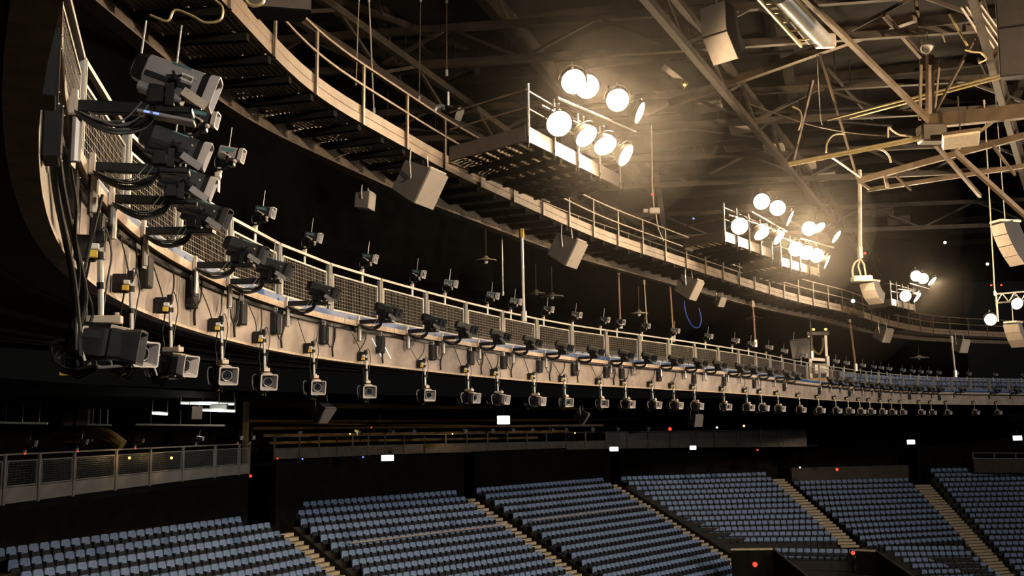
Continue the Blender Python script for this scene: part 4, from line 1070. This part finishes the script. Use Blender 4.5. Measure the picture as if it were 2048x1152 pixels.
# ================================================================== FAR MIDDLE BALCONY
fb_px = [(548, 918.5), (653, 915), (768, 908.5), (912, 905), (1063, 901), (1213, 897.5), (1363, 895.5), (1500, 894), (1644, 893)]
FBC = Curve([(Wz(x, y, -1.75).x, Wz(x, y, -1.75).y) for x, y in fb_px], sm=4)
fb = structure('wall_middle_balcony', 'dim brown middle balcony front running behind the seat blocks', 'balcony', FBC.at(0, 0, -1.75))
strip(FBC, 0, FBC.L, rect(-0.25, -0.05, -1.72, -1.6), 1.0).build('slab_edge', 'wall_black', fb, False)
strip(FBC, 0, FBC.L, rect(-9, -0.25, -1.72, -1.65), 1.0).build('slab', 'wall_black', fb, False)
npan = int(FBC.L / 1.9)
for k in range(npan):
    u0 = k * 1.9
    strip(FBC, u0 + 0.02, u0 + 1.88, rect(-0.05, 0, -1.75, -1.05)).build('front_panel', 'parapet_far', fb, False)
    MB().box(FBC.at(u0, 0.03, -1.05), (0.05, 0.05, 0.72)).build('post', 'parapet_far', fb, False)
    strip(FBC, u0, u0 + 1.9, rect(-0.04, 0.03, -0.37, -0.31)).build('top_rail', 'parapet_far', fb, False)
    if k > npan * 0.62: strip(FBC, u0 + 0.06, u0 + 1.84, rect(-0.02, -0.01, -1.05, -0.42)).build('glass_pane', 'balustrade_glass', fb, False)
for k, (off, z, m) in enumerate(((-3.0, -0.75, 'ochre_panel'), (-3.6, -0.25, 'ochre_panel'), (-4.6, 0.25, 'roof_steel'), (-5.0, 0.75, 'roof_steel'))):
    o = strip(FBC, 2, FBC.L * (0.55 + .06 * k), rect(off - 0.1, off, z - 0.09, z + 0.09), 1.0).build('shelf_beam', m, None, False)
    tag(o, 'dim ochre horizontal beam behind the middle balcony, %s from the bottom' % nth(k + 1), 'beam', 'horizontal beams behind the middle balcony')
spot_me = MB().octo((0, 0, 0.28), pitched(0.35), [(-.2, .08, .09, .03, 0), (.1, .1, .11, .03, 0), (.2, .14, .14, .03, 0)]).tube([(0, 0, 0), (0, 0, 0.25)], 0.04, 6).mesh('balcony_spotlight', 'cam_grey')
for k, x in enumerate((598, 715, 782, 828, 930, 985, 1026, 1065, 1102, 1132, 1185, 1236, 1296)):
    u = FBC.find(x, -0.1)
    o = link('balcony_spotlight', spot_me, None, None, FBC.at(u, 0, -0.33), (0, 0, FBC.yaw(u) + random.uniform(-.5, .5)))
    tag(o, 'tiny spotlight on the middle balcony rail, %s from the left' % nth(k + 1), 'spotlight', 'spotlights on the middle balcony rail')

# the boxed balcony at the far right, over the sixth block
a = Wd(1948, 945, 100.3); b = Wd(2120, 946, 100.3)
t = structure('wall_suite_balcony', 'brown boxed balcony with pale rail at the right edge', 'balcony', a)
up = Vector((0, 0, 1))
MB().beam(a + up * 0.65, b + up * 0.65, 0.15, 1.3).build('front_panel', 'wall_brown', t, False)
MB().beam(a + up * 1.33, b + up * 1.33, 0.2, 0.08).build('coping', 'parapet_grey', t, False)
MB().beam(a + up * 1.85, b + up * 1.85, 0.06, 0.06).build('top_rail', 'parapet_grey', t, False)
for k in range(5): 
    p = a.lerp(b, k / 4); MB().beam(p + up * 1.3, p + up * 1.86, 0.07, 0.07).build('post', 'parapet_grey', t, False)

# walls of the two vomitory openings cut into the lower seats
for k, (x0, y0, x1, y1, x2, y2, d) in enumerate(((1462, 1100, 1546, 1099, 1640, 1175, 76), (1712, 1101, 1752, 1103, 1835, 1160, 82))):
    A = Wd(x0, y0, d); B = Wd(x1, y1, d - 1); C = Wd(x2, y2, d - 7)
    t = structure('wall_vomitory', 'dark stair opening with a tan kerb, %s of two in the lower seats' % nth(k + 1), 'opening', A)
    MB().beam(A - up * 0.9, B - up * 0.9, 0.25, 1.8).build('head_wall', 'wall_black', t, False)
    MB().beam(A + up * 0.05, B + up * 0.05, 0.35, 0.12).build('head_kerb', 'step_cream', t, False)
    MB().beam(B - up * 0.9, C - up * 0.9, 0.2, 1.8).build('side_wall', 'wall_black', t, False)
    MB().beam(B + up * 0.05, C + up * 0.05, 0.14, 0.1).build('side_kerb', 'wall_brown', t, False)

# ================================================================== LIT SIGNS AND SMALL LIGHTS
def glow_box(name, label, cat, x, y, w, h, d, m, group=None):
    p = Wd(x, y, d); s = d / F
    t = thing(name, label, cat, p, 0, group)
    MB().rbox(p, (w * s / 2, 0.05, h * s / 2), 0.02).build('lit_face', m, t)
    MB().rbox(p + Vector((0, 0.08, 0)), (w * s / 2 + 0.05, 0.05, h * s / 2 + 0.05), 0.02).build('casing', 'wall_black', t)
    MB().tube([p + Vector((0, 0.08, h * s / 2)), p + Vector((0, 0.08, h * s / 2 + 0.5))], 0.02, 5).build('hanger', 'seat_frame', t)
for (x, y, w, h, d, lab) in ((775, 916, 24, 11, 64, 'lit white exit sign over the second block of seats'), (1228, 898, 17, 8, 82, 'lit white exit sign above the third aisle'),
                             (1386, 895.5, 12, 7, 84, 'small lit white exit sign over the fourth block'), (1822, 884, 15, 8, 84, 'lit white exit sign at the top of the fifth aisle'),
                             (2035, 876, 17, 9, 86, 'lit white exit sign at the right edge'), (1007, 840, 25, 16, 60, 'bright white lit box hanging below the balcony')):
    glow_box('exit_sign', lab, 'sign', x, y, w, h, d, 'exit_glow', 'lit white signs around the bowl')
dots = [(501, 952, 44, 'red_led', 3, 'red light under the corner of the lower left balcony'), (555, 917, 58, 'red_led', 2, 'red light at the near end of the middle balcony'),
        (605, 918, 58, 'blue_led', 1.6, 'first blue light on the middle balcony'), (726, 914, 60, 'blue_led', 1.6, 'second blue light on the middle balcony'),
        (743, 855, 60, 'red_led', 1.6, 'red light above the middle balcony'), (1488, 852, 60, 'amber_led', 2.2, 'yellow light under the far balcony'), (1434, 855, 60, 'white_led', 2, 'bluish white light under the far balcony'),
        (1340, 858, 60, 'red_led', 3.5, 'red beacon under the far balcony'), (1674, 939, 80, 'red_led', 3, 'red light on the low brown wall'), (1600, 935, 80, 'white_led', 1.5, 'white light at the left of the low brown wall'),
        (1706, 1106, 70, 'red_led', 4, 'pink-red light at the foot of the fourth aisle'), (1510, 1129, 66, 'red_led', 5, 'orange-red light beside the stair opening'),
        (1515, 900, 78, 'red_led', 2, 'red light on the black wall behind the fourth block'), (1305, 389, 30, 'red_led', 3, 'red light on a cable above the second loudspeaker'),
        (1890, 485, 60, 'white_led', 3, 'white light in the dark roof space'), (1975, 528, 62, 'white_led', 3, 'white light in the roof space by the right edge'),
        (259, 916, 40, 'amber_led', 2.6, 'first amber lamp behind the lower left railing'), (343, 916, 44, 'amber_led', 2.6, 'second amber lamp behind the lower left railing'),
        (700, 868, 74, 'amber_led', 1.2, 'first amber lamp behind the middle balcony'), (905, 868, 80, 'amber_led', 1.2, 'second amber lamp behind the middle balcony'), (1150, 866, 88, 'amber_led', 1.2, 'third amber lamp behind the middle balcony'),
        (1387, 437, 40, 'blue_led', 2, 'blue light in the roof haze'), (1706, 602, 55, 'white_led', 4, 'white work light on the far catwalk')]
for (x, y, d, m, r, lab) in dots:
    p = Wd(x, y, d); s = d / F
    t = thing('indicator_light', lab, 'light', p)
    MB().ball(p, r * s, 8).build('bulb', m, t)
    if 'amber lamp' in lab or 'behind the middle' in lab:
        l = bpy.data.lights.new('amber_glow', 'POINT'); l.energy = 9 if 'lower left' in lab else 40; l.color = (1.0, 0.62, 0.25); l.shadow_soft_size = 0.1
        o = bpy.data.objects.new('amber_glow', l); COL.objects.link(o); o.parent = t; o.location = (0, -0.12, 0.05)
    MB().rbox(p + Vector((0, r * s * 1.3, 0)), (r * s * 1.1, r * s * .5, r * s * 1.1), r * s * .2).build('holder', 'black_plastic', t)

# ================================================================== HANGING PIPES, PENDANTS, LIFT MAST
for k, (x0, y0, x1, y1, d, r, m, lab) in enumerate(((1003, 425, 1006, 590, 31.5, 0.018, 'silver', 'thin pale wire'), (1043, 455, 1048, 640, 31, 0.045, 'silver', 'thick pale pipe'),
        (1236, 535, 1241, 655, 39, 0.04, 'rod_rust', 'rust-coloured pipe'), (1288, 560, 1294, 655, 40, 0.025, 'cable_cream', 'thin cream wire'), (1337, 530, 1347, 682, 43, 0.045, 'rod_rust', 'rust-brown pipe'),
        (1505, 600, 1511, 692, 50, 0.05, 'rod_rust', 'brown pipe'), (1619, 625, 1624, 715, 58, 0.06, 'roof_steel', 'brown pipe left of lift mast'), (1698, 630, 1712, 740, 60, 0.06, 'rod_rust', 'rust pipe right of lift mast'),
        (1903, 672, 1911, 752, 66, 0.06, 'plate_cream', 'pale pole beside the farthest loudspeaker'), (1968, 200, 1990, 590, 40, 0.025, 'cable_cream', 'long cream wire by the right edge'),
        (893, -5, 893, 150, 34, 0.03, 'roof_steel', 'long dark wire above the catwalk'), (718, -5, 712, 170, 26, 0.015, 'cable_cream', 'thin cream wire above catwalk'), (738, -5, 748, 225, 24, 0.018, 'cable_cream', 'slack cream rope crossing the catwalk rail'), (841, -5, 838, 200, 30, 0.02, 'roof_steel', 'dark wire above the catwalk'))):
    a = Wd(x0, y0, d); b = Wd(x1, y1, d)
    t = thing('hanging_pipe', lab + (' hanging from the catwalk to the railing' if k < 9 else ''), 'pipe', b, 0)
    if len(lab.split()) < 4 and k >= 9: t['label'] = lab + ' hanging down'
    MB().tube([a, a.lerp(b, .5), b], r, 6).build('pipe', m, t)
    MB().tube([b + Vector((0, 0, r * 6)), b - Vector((0, 0, r))], r * 1.9, 6).build('lower_fitting', 'silver', t)
    MB().tube([a, a - Vector((0, 0, r * 7))], r * 1.8, 6).build('upper_fitting', 'tag_yellow' if k in (1,) else 'plate_cream', t)
for k, (x, y, d, w) in enumerate(((972, 522, 40, 0.42), (1072, 588, 44, 0.40), (1104, 594, 44, 0.5), (1278, 628, 48, 0.42), (1508, 637, 58, 0.55), (1838, 716, 76, 0.7))):
    p = Wd(x, y, d); t = thing('pendant_lamp', 'unlit pale pendant lamp above the balcony rail, %s from the left' % nth(k + 1), 'pendant lamp', p, 0, 'pendant lamps under the roof')
    zax = (Vector((0, 0, 1)), Vector((1, 0, 0)), Vector((0, 1, 0)))
    MB().lathe(p, zax, [(0, w), (0.03, w), (0.10, w * .35), (0.2, w * .12)], 14).build('shade', 'panel_cream', t)
    MB().tube([p + Vector((0, 0, .2)), p + Vector((0, 0, 1.3))], 0.018, 5).build('rod', 'roof_steel', t)
    MB().ball(p - Vector((0, 0, .03)), 0.09).build('bulb', 'tag_white', t)
u = RING.find(1640, 3.0, -1.1, lo=U_IN); p = RING.at(u, -1.15, 1.98); R = RING.yaw(u)
lm = thing('lift_mast', 'cream lift mast with two uprights standing behind the far railing', 'lift', p)
e = Vector((math.cos(R + PI / 2), math.sin(R + PI / 2), 0)); nn = Vector((math.cos(R), math.sin(R), 0)); ex = Vector((1, 0, 0)); ey = Vector((0, 1, 0))
for sg in (-1, 1):
    MB().beam(p + ex * (.5 * sg) + up * 0.2, p + ex * (.5 * sg) + up * 3.5, 0.16, 0.16, (1, 0, 0)).build('upright', 'lift_cream', lm, False)
    MB().rbox(p + ex * (.53 * sg) - ey * .12 + up * (1.88 if sg > 0 else 2.13), (0.10, 0.1, 0.32), .03).build('motor_box', 'lift_cream', lm)
MB().rbox(p + up * 1.43 - ey * .1, (0.42, 0.3, 0.3), 0.08).build('carriage', 'lift_cream', lm)
MB().beam(p + ex * -.45 + up * 2.03, p + ex * .45 + up * 1.96, 0.1, 0.18).build('cross_bar', 'lift_cream', lm, False)
MB().tube([p + ex * -.34 + up * 3.28, p + ex * -.32 + up * 2.68, p + up * 2.33 + ex * .05, p + ex * .3 + up * 2.73, p + ex * .33 + up * 3.28], 0.07, 7).build('hose_loop', 'ochre_panel', lm)
MB().rbox(p + up * 0.73 - ey * .1, (0.75, 0.35, 0.13), 0.03).build('orange_base', 'lift_orange', lm)
MB().rbox(p + up * 0.12, (0.9, 0.4, 0.12), 0.03).build('foot_frame', 'plate_cream', lm)
MB().rbox(p + up * 3.58, (0.7, 0.25, 0.12), 0.03).build('head_beam', 'roof_steel', lm)
for k in range(2): MB().ball(p + up * 3.83 + ex * (-.2 + .75 * k), 0.09).build('head_lamp', 'amber_led', lm)
# far right lighting truss
a = Wd(1992, 588, 52); b = Wd(2090, 580, 52)
t = thing('lighting_truss', 'short cream lattice truss with lamps at the right edge', 'truss', a)
for dz in (0, -0.45):
    MB().tube([a + up * dz, b + up * dz], 0.045, 6).build('chord', 'lift_cream', t)
for k in range(8):
    p0 = a.lerp(b, k / 8); p1 = a.lerp(b, (k + 1) / 8)
    MB().tube([p0 + up * (0 if k % 2 else -.45), p1 + up * (-.45 if k % 2 else 0)], 0.03, 5).build('diagonal', 'lift_cream', t)
MB().tube([a + up * 0.1, a - up * 1.4], 0.05, 6).build('drop_arm', 'lift_cream', t)
for k in range(2): MB().ball(a + up * 0.45 + ex * (-.2 + .5 * k) , 0.05).build('indicator_light', 'red_led', t)
floodlight(Wd(1981, 639, 51.5), (14, 0, EZ - 6), 'lit round floodlight low on the truss at the right edge', LAMP_POWER)
floodlight(Wd(2034, 607, 51.5), (26, 20, EZ - 6), 'lit round floodlight high on the truss at the right edge', LAMP_POWER)
# blue cable loop below the third loudspeaker
a = Wd(1368, 600, 39)
o = MB().tube([a, a + Vector((0.05, 0, -.5)), a + Vector((.25, 0, -.95)), a + Vector((.5, 0, -1.05)), a + Vector((.62, 0, -.75)), a + Vector((.55, 0, -.3))], 0.022, 6).build('blue_cable', 'cable_blue', None)
tag(o, 'blue cable looping below the third loudspeaker', 'cable')
a = Wd(1308, 422, 30)
t = thing('cable_box', 'cream connector box on a cable above the catwalk rail', 'box', a)
MB().rbox(a, (0.16, 0.1, 0.09), 0.02).build('case', 'plate_cream', t); MB().rbox(a + Vector((-.25, 0, .0)), (0.08, 0.08, 0.06), 0.02).build('plug', 'plate_cream', t)
MB().tube([a + Vector((0, 0, .05)), a + Vector((-.03, 0, .8)), a + Vector((0, 0, 2.6))], 0.02, 5).build('cable', 'cable_cream', t)
MB().tube([a + Vector((.05, 0, -.05)), a + Vector((.1, 0, -.5)), a + Vector((.25, 0, -.9))], 0.018, 5).build('tail_cable', 'cable_cream', t)

# ================================================================== ROOF STEEL, TRAYS AND PIPES
def lines(name, label, cat, segs, m, w=0.2, h=0.3, round_=False):
    """segs: list of (x0, y0, d0, x1, y1, d1, part name[, w, h, material])"""
    a = Wd(segs[0][0], segs[0][1], segs[0][2])
    t = thing(name, label, cat, a)
    for s in segs:
        p = Wd(s[0], s[1], s[2]); q = Wd(s[3], s[4], s[5]); ww = s[7] if len(s) > 7 else w; hh = s[8] if len(s) > 8 else h; mm = s[9] if len(s) > 9 else m
        if round_: MB().tube([p, q], ww / 2, 7).build(s[6], mm, t)
        else: MB().beam(p, q, ww, hh).build(s[6], mm, t, False)
    return t
NODE = (1860, 243, 34)
lines('roof_truss', 'brown steel roof truss whose members meet at one node, upper right', 'truss',
      [(1600, -14, 30, *NODE, 'diagonal_member', 0.16, 0.16), (1860, 110, 34, *NODE, 'king_post', 0.26, 0.2), (1830, -10, 34, 1847, 118, 34, 'inner_post', 0.1, 0.1),
       (1768, 30, 33, 1847, 118, 34, 'upper_strut', 0.13, 0.16), (1340, 208, 40, 1640, 100, 36, 'cross_girder', 0.25, 0.3), (1640, 100, 36, 1830, 34, 33, 'upper_girder', 0.25, 0.3),
       (1975, 30, 32, *NODE, 'thin_brace', 0.08, 0.08), (*NODE, 2060, 222, 32, 'chord', 0.3, 0.45), (1640, 108, 36, 1716, 360, 40, 'hanger_member', 0.08, 0.1), (1625, 160, 36, 1585, 326, 37, 'side_brace', 0.09, 0.1),
       (1842, 118, 34, 1840, 240, 34, 'side_post', 0.09, 0.09), (1880, 118, 34, 1868, 243, 34, 'side_post', 0.06, 0.06)], 'roof_steel')
MB().rbox(Wd(1863, 268, 33.5), (0.42, 0.3, 0.30), 0.06).build('node_box', 'roof_dark', bpy.data.objects['roof_truss'])
lines('roof_truss', 'lower roof truss with long bottom chords, below the node', 'truss',
      [(1716, 362, 40, 1830, 330, 38, 'bottom_chord', 0.16, 0.22), (1830, 330, 38, 2060, 268, 35, 'bottom_chord', 0.16, 0.22), (1735, 380, 42, 2060, 330, 38, 'lower_chord', 0.12, 0.16),
       (1870, 288, 34, 1960, 392, 40, 'diagonal', 0.12, 0.14), (1905, 300, 34, 2060, 440, 36, 'diagonal', 0.13, 0.16), (1716, 362, 40, 1740, 378, 40, 'end_piece', 0.1, 0.1),
       (1770, 352, 39, 1775, 375, 39, 'stub', 0.12, 0.12), (1790, 350, 39, 1822, 380, 40, 'strut', 0.08, 0.08), (1985, 290, 35, 2030, 350, 36, 'strut', 0.08, 0.08), (1900, 310, 38, 1990, 240, 34, 'strut', 0.08, 0.08)], 'roof_steel')
lines('roof_truss', 'dim far roof truss behind the lamps, middle of the roof', 'truss',
      [(1350, 290, 62, 1700, 250, 58, 'chord', 0.25, 0.3), (1330, 330, 64, 1720, 300, 60, 'chord', 0.25, 0.3)] +
      [(1350 + 45 * k, 290 - 5 * k, 62, 1372 + 45 * k, 326 - 4 * k, 62, 'web', 0.1, 0.1) for k in range(7)] + [(1372 + 45 * k, 326 - 4 * k, 62, 1395 + 45 * k, 285 - 5 * k, 62, 'web', 0.1, 0.1) for k in range(7)], 'roof_dark')
lines('roof_truss', 'dark brown roof truss high above the catwalk, upper middle', 'truss',
      [(760, 20, 40, 890, 130, 48, 'chord', 0.3, 0.4), (745, -20, 38, 800, 180, 44, 'column', 0.3, 0.3), (640, -10, 36, 1090, 150, 52, 'chord', 0.2, 0.3), (860, 170, 48, 1100, 60, 46, 'brace', 0.2, 0.25),
       (950, 0, 44, 955, 150, 46, 'post', 0.25, 0.25), (1090, -10, 44, 1400, 110, 52, 'chord', 0.25, 0.35), (1000, 100, 50, 1380, 40, 50, 'brace', 0.2, 0.25), (1285, 320, 60, 1390, 330, 60, 'far_post', 0.3, 0.3), (1310, 330, 58, 1330, 480, 58, 'far_column', 0.3, 0.3)], 'roof_dark')
# lattice girders carrying the roof
def girder(label, p, q, dep, n, w=0.16):
    p = Vector((p[0], p[1], EZ + p[2])); q = Vector((q[0], q[1], EZ + q[2])); dn = Vector((0, 0, -dep))
    t = thing('roof_girder', label, 'girder', p, 0, 'lattice girders of the roof')
    for a, b, nm in ((p, q, 'top_chord'), (p + dn, q + dn, 'bottom_chord')): MB().beam(a, b, w * 1.4, w * 1.6).build(nm, 'roof_dark', t, False)
    for k in range(n):
        a = p.lerp(q, k / n); b = p.lerp(q, (k + 1) / n)
        MB().beam(a + (dn if k % 2 else Vector()), b + (Vector() if k % 2 else dn), w * .7, w * .7).build('web', 'roof_dark', t, False)
    return t
girder('lattice roof girder nearest, crossing above the first lighting platform', (-18, 38, 14.2), (40, 29, 14.2), 1.3, 22)
girder('lattice roof girder second from the viewer, crossing the roof', (-20, 47, 14.0), (46, 37, 14.0), 1.3, 24)
girder('lattice roof girder third from the viewer, crossing the roof', (-22, 57, 13.8), (52, 46, 13.8), 1.4, 26)
girder('lattice roof girder farthest from the viewer, crossing the roof', (-22, 70, 13.5), (60, 58, 13.5), 1.5, 26)
girder('lattice roof girder receding above the catwalk, leftmost', (-9, 20, 12.6), (14, 80, 12.6), 1.1, 24)
girder('lattice roof girder receding through the middle of the roof', (2, 24, 13.2), (30, 84, 13.2), 1.2, 24)
girder('lattice roof girder receding behind the bright batten', (12, 26, 13.0), (44, 84, 13.0), 1.2, 24)
girder('lattice roof girder receding at the right edge of the roof', (22, 28, 13.4), (58, 84, 13.4), 1.2, 24)
rr = random.Random(5)
for k in range(16):
    x, y = rr.uniform(600, 2040), rr.uniform(20, 300); d = rr.uniform(36, 55); a = Wd(x, y, d); L = rr.uniform(3, 9); an = rr.choice((0.35, 1.1, -0.2)) + rr.uniform(-.1, .1)
    b = a + Vector((math.cos(an) * L, math.sin(an) * L, 0))
    t = thing('roof_pipe', 'dim brown service pipe under the roof deck, %s from the left' % 'PLACE', 'pipe', a, 0, 'service pipes under the roof'); t['px'] = x
    MB().tube([a, b], 0.07, 6).build('pipe', 'roof_dark', t)
    for j in range(3):
        c = a.lerp(b, (j + .5) / 3); MB().tube([c, c + Vector((0, 0, 1.6))], 0.02, 5).build('hanger', 'roof_dark', t)
for j, t in enumerate(sorted([o for o in bpy.data.objects if o.name.startswith('roof_pipe')], key=lambda o: o['px'])):
    t['label'] = t['label'].replace('PLACE', nth(j + 1)); del t['px']
# pipe battens
lines('lighting_batten', 'bright cream lighting batten hanging below the roof node', 'batten',
      [(1577, 327, 35.5, 1842, 274, 33.5, 'upper_pipe', 0.12, 0.12), (1578, 331, 35.4, 1836, 280, 33.4, 'lower_pipe', 0.09, 0.09)], 'batten_cream', round_=True)
lines('lighting_batten', 'long thin double pipe batten crossing behind the roof truss', 'batten',
      [(1655, 240, 38, 2016, 146, 33, 'upper_pipe', 0.09, 0.09), (1700, 236, 38, 2016, 152, 33, 'lower_pipe', 0.08, 0.08)], 'batten_cream', round_=True)
lines('lighting_batten', 'short cream strut slanting from the batten to the lower truss', 'batten', [(1664, 314, 35.5, 1720, 354, 39, 'strut', 0.09, 0.09)], 'batten_cream', round_=True)
# hanging rods and cable curls on the batten
def curl(label, pts, d, r, m, cat='cable', name='cable'):
    o = MB().tube([Wd(x, y, d) for x, y in pts], r, 6).build(name, m, None); return tag(o, label, cat)
curl('cream cable curl hanging above the bright batten', [(1652, 305), (1655, 285), (1668, 270), (1690, 268)], 35.5, 0.03, 'cable_cream')
curl('pale bent cable drooping from right half of the bright batten', [(1745, 296), (1765, 300), (1778, 312), (1782, 325)], 34.5, 0.035, 'cable_cream')
curl('cable loop by the roof node above the bright batten', [(1776, 275), (1777, 255), (1786, 262), (1800, 270), (1822, 272), (1836, 278)], 33.8, 0.03, 'cable_cream')
curl('rusty cable bending down by the side brace', [(1585, 213), (1600, 222), (1603, 240), (1597, 260)], 36, 0.03, 'batten_cream')
curl('long slack cable crossing to the roof node', [(1500, 208), (1560, 230), (1630, 252), (1720, 268), (1835, 274)], 35.8, 0.02, 'roof_steel')
curl('thin vertical cream rope above the bright batten', [(1634, 110), (1636, 160), (1641, 235), (1644, 250)], 36, 0.02, 'cable_cream', 'rope', 'rope')
curl('dark cable curl hanging by the upper post', [(1872, 50), (1884, 70), (1890, 85), (1882, 60)], 33, 0.02, 'cable_cream')
curl('gold coil of cable over the near catwalk at the top edge', [(300, 30), (335, 42), (350, 20), (385, 32), (410, 45), (440, 40), (445, 15), (430, 0)], 12, 0.016, 'batten_cream')
curl('second gold loop of cable at the top edge by the catwalk', [(490, -4), (497, 8), (510, 12), (524, 6), (528, -6)], 12, 0.025, 'batten_cream')
# cable tray with a bright duct
t = lines('cable_tray', 'ladder cable tray carrying a shiny duct, top right of the line array', 'cable tray',
          [(1515, -5, 29, 1603, 92, 31, 'side_rail', 0.06, 0.12), (1590, -5, 29, 1662, 84, 31, 'side_rail', 0.06, 0.12)] +
          [(1526 + 16 * k, 8 + 18.5 * k, 29.4 + .35 * k, 1598 + 13.5 * k, 2 + 17.5 * k, 29.4 + .35 * k, 'rung', 0.05, 0.05) for k in range(5)], 'batten_cream')
MB().tube([Wd(1562, -8, 29), Wd(1648, 82, 31)], 0.26, 12).build('duct', 'silver', t)
MB().tube([Wd(1545, -8, 29.2), Wd(1620, 84, 31.2)], 0.10, 8).build('conduit', 'silver', t)
MB().rbox(Wd(1650, 82, 31), (0.32, 0.12, 0.22), 0.04).build('end_box', 'plate_cream', t)
lines('cable_tray', 'cream cable tray of parallel pipes at the upper right corner', 'cable tray',
      [(1922 + 9 * k, 14 - 2 * k, 30, 1978 + 9 * k, 100 - 4 * k, 32, 'pipe', 0.07, 0.07) for k in range(5)], 'plate_cream', round_=True)
curl('ochre pipe slanting beside the corner cable tray', [(1898, 28), (1935, 92)], 31, 0.035, 'batten_cream', 'pipe', 'pipe')
curl('gold pipe bend below the corner cable tray', [(1930, 100), (1945, 104), (1962, 106), (1972, 118), (1958, 126)], 31, 0.03, 'batten_cream', 'pipe', 'pipe')
# small can light on the truss
p = Wd(1856, 93, 32); t = thing('can_light', 'small pale can light clamped high on the roof truss', 'lamp', p)
axc = axes(Vector((-0.55, -0.3, -0.6)))
MB().lathe(p, axc, [(-0.2, .13), (-0.18, .16), (0.16, .17), (0.19, .17), (0.19, .14), (0.1, .13)], 14).build('can', 'silver', t); MB().tube([p, p + Vector((0, 0, .5))], 0.02, 5).build('stem', 'roof_steel', t)
# ceiling panel lights in a line
for k, (x, y, d, w) in enumerate(((1420, 214, 44, .5), (1483, 257, 47, .55), (1548, 297, 50, .5), (1611, 332, 53, .52), (1650, 354, 56, .55), (1765, 425, 70, .7), (1797, 441, 72, .75), (1922, 281, 33, .55))):
    p = Wd(x, y, d); t = thing('ceiling_fixture', 'unlit cream rectangular ceiling fixture under the roof, %s from the left' % nth(k + 1), 'light fixture', p, 0, 'rectangular fixtures under the roof')
    ax = axes(Vector((1, -0.35, 0.05)), (0, 0.3, 1))
    MB().rbox(p, (w, w * .75, 0.05), 0.02, ax).build('diffuser', 'panel_cream', t); MB().rbox(p + Vector((0, 0, .09)), (w * 1.05, w * .8, 0.05), 0.02, ax).build('casing', 'roof_steel', t)
    MB().tube([p + Vector((0, 0, .1)), p + Vector((0, 0, 1.5))], 0.025, 5).build('stem', 'roof_dark', t)
p = Wd(1352, 158, 36); t = thing('ceiling_fixture', 'dusty beam fixture with two amber dots beside the first lamps', 'light fixture', p)
MB().beam(Wd(1325, 135, 36), Wd(1372, 172, 36), 0.25, 0.2).build('housing', 'plate_cream', t, False); MB().ball(Wd(1369, 170, 35.8), 0.05).build('indicator_light', 'amber_led', t)
# cross pipe and bracket by the near catwalk gap
curl('grey bent pipe arm by catwalk gap', [(868, 225), (873, 215), (885, 212), (890, 220)], 25, 0.05, 'post_steel', 'pipe', 'pipe')
p = Wd(903, 223, 25); t = thing('stage_light', 'dark stage light hanging in the catwalk gap', 'spotlight', p)
MB().octo(p, axes(Vector((.8, -.4, -.4))), [(-.25, .1, .1, .04, 0), (.1, .14, .14, .05, 0), (.25, .16, .16, .05, 0)]).build('body', 'black_plastic', t)
MB().tube([p + Vector((-.08, 0, .1)), p + Vector((-.08, 0, .5))], 0.03, 6).build('stem', 'tag_white', t)

# haze balls added to make the halo glow around the floodlights
def haze_mat(name, dens, g):
    hm = bpy.data.materials.new(name); hm.use_nodes = True; nt = hm.node_tree; nt.nodes.clear()
    o_ = nt.nodes.new('ShaderNodeOutputMaterial'); v = nt.nodes.new('ShaderNodeVolumeScatter')
    v.inputs['Color'].default_value = (1, 0.90, 0.78, 1); v.inputs['Density'].default_value = dens; v.inputs['Anisotropy'].default_value = g
    nt.links.new(v.outputs[0], o_.inputs['Volume']); M[name] = hm
for k, dens in enumerate((0.0026, 0.0006)): haze_mat('glow_haze_%d' % k, dens, 0.55)
for x, y, d, r, lab in ((1190, 200, 24.5, 6.2, 'nearest'), (1575, 450, 37.5, 6.0, 'second and third'), (1840, 575, 58, 5.5, 'far')):
    c = Wd(x, y, d); n = 12
    t = thing('glow_haze', 'haze added for the warm glow around the %s lighting platform lamps' % lab, 'glow_haze', c, kind='stuff')
    for k, q in enumerate((0.52, 1.0)):
        MB().lathe(c, I3, [(-r * q * math.cos(PI * j / n), max(0.02, r * q * math.sin(PI * j / n))) for j in range(n + 1)], 24).build('haze_ball', 'glow_haze_%d' % k, t, True, 'stuff')
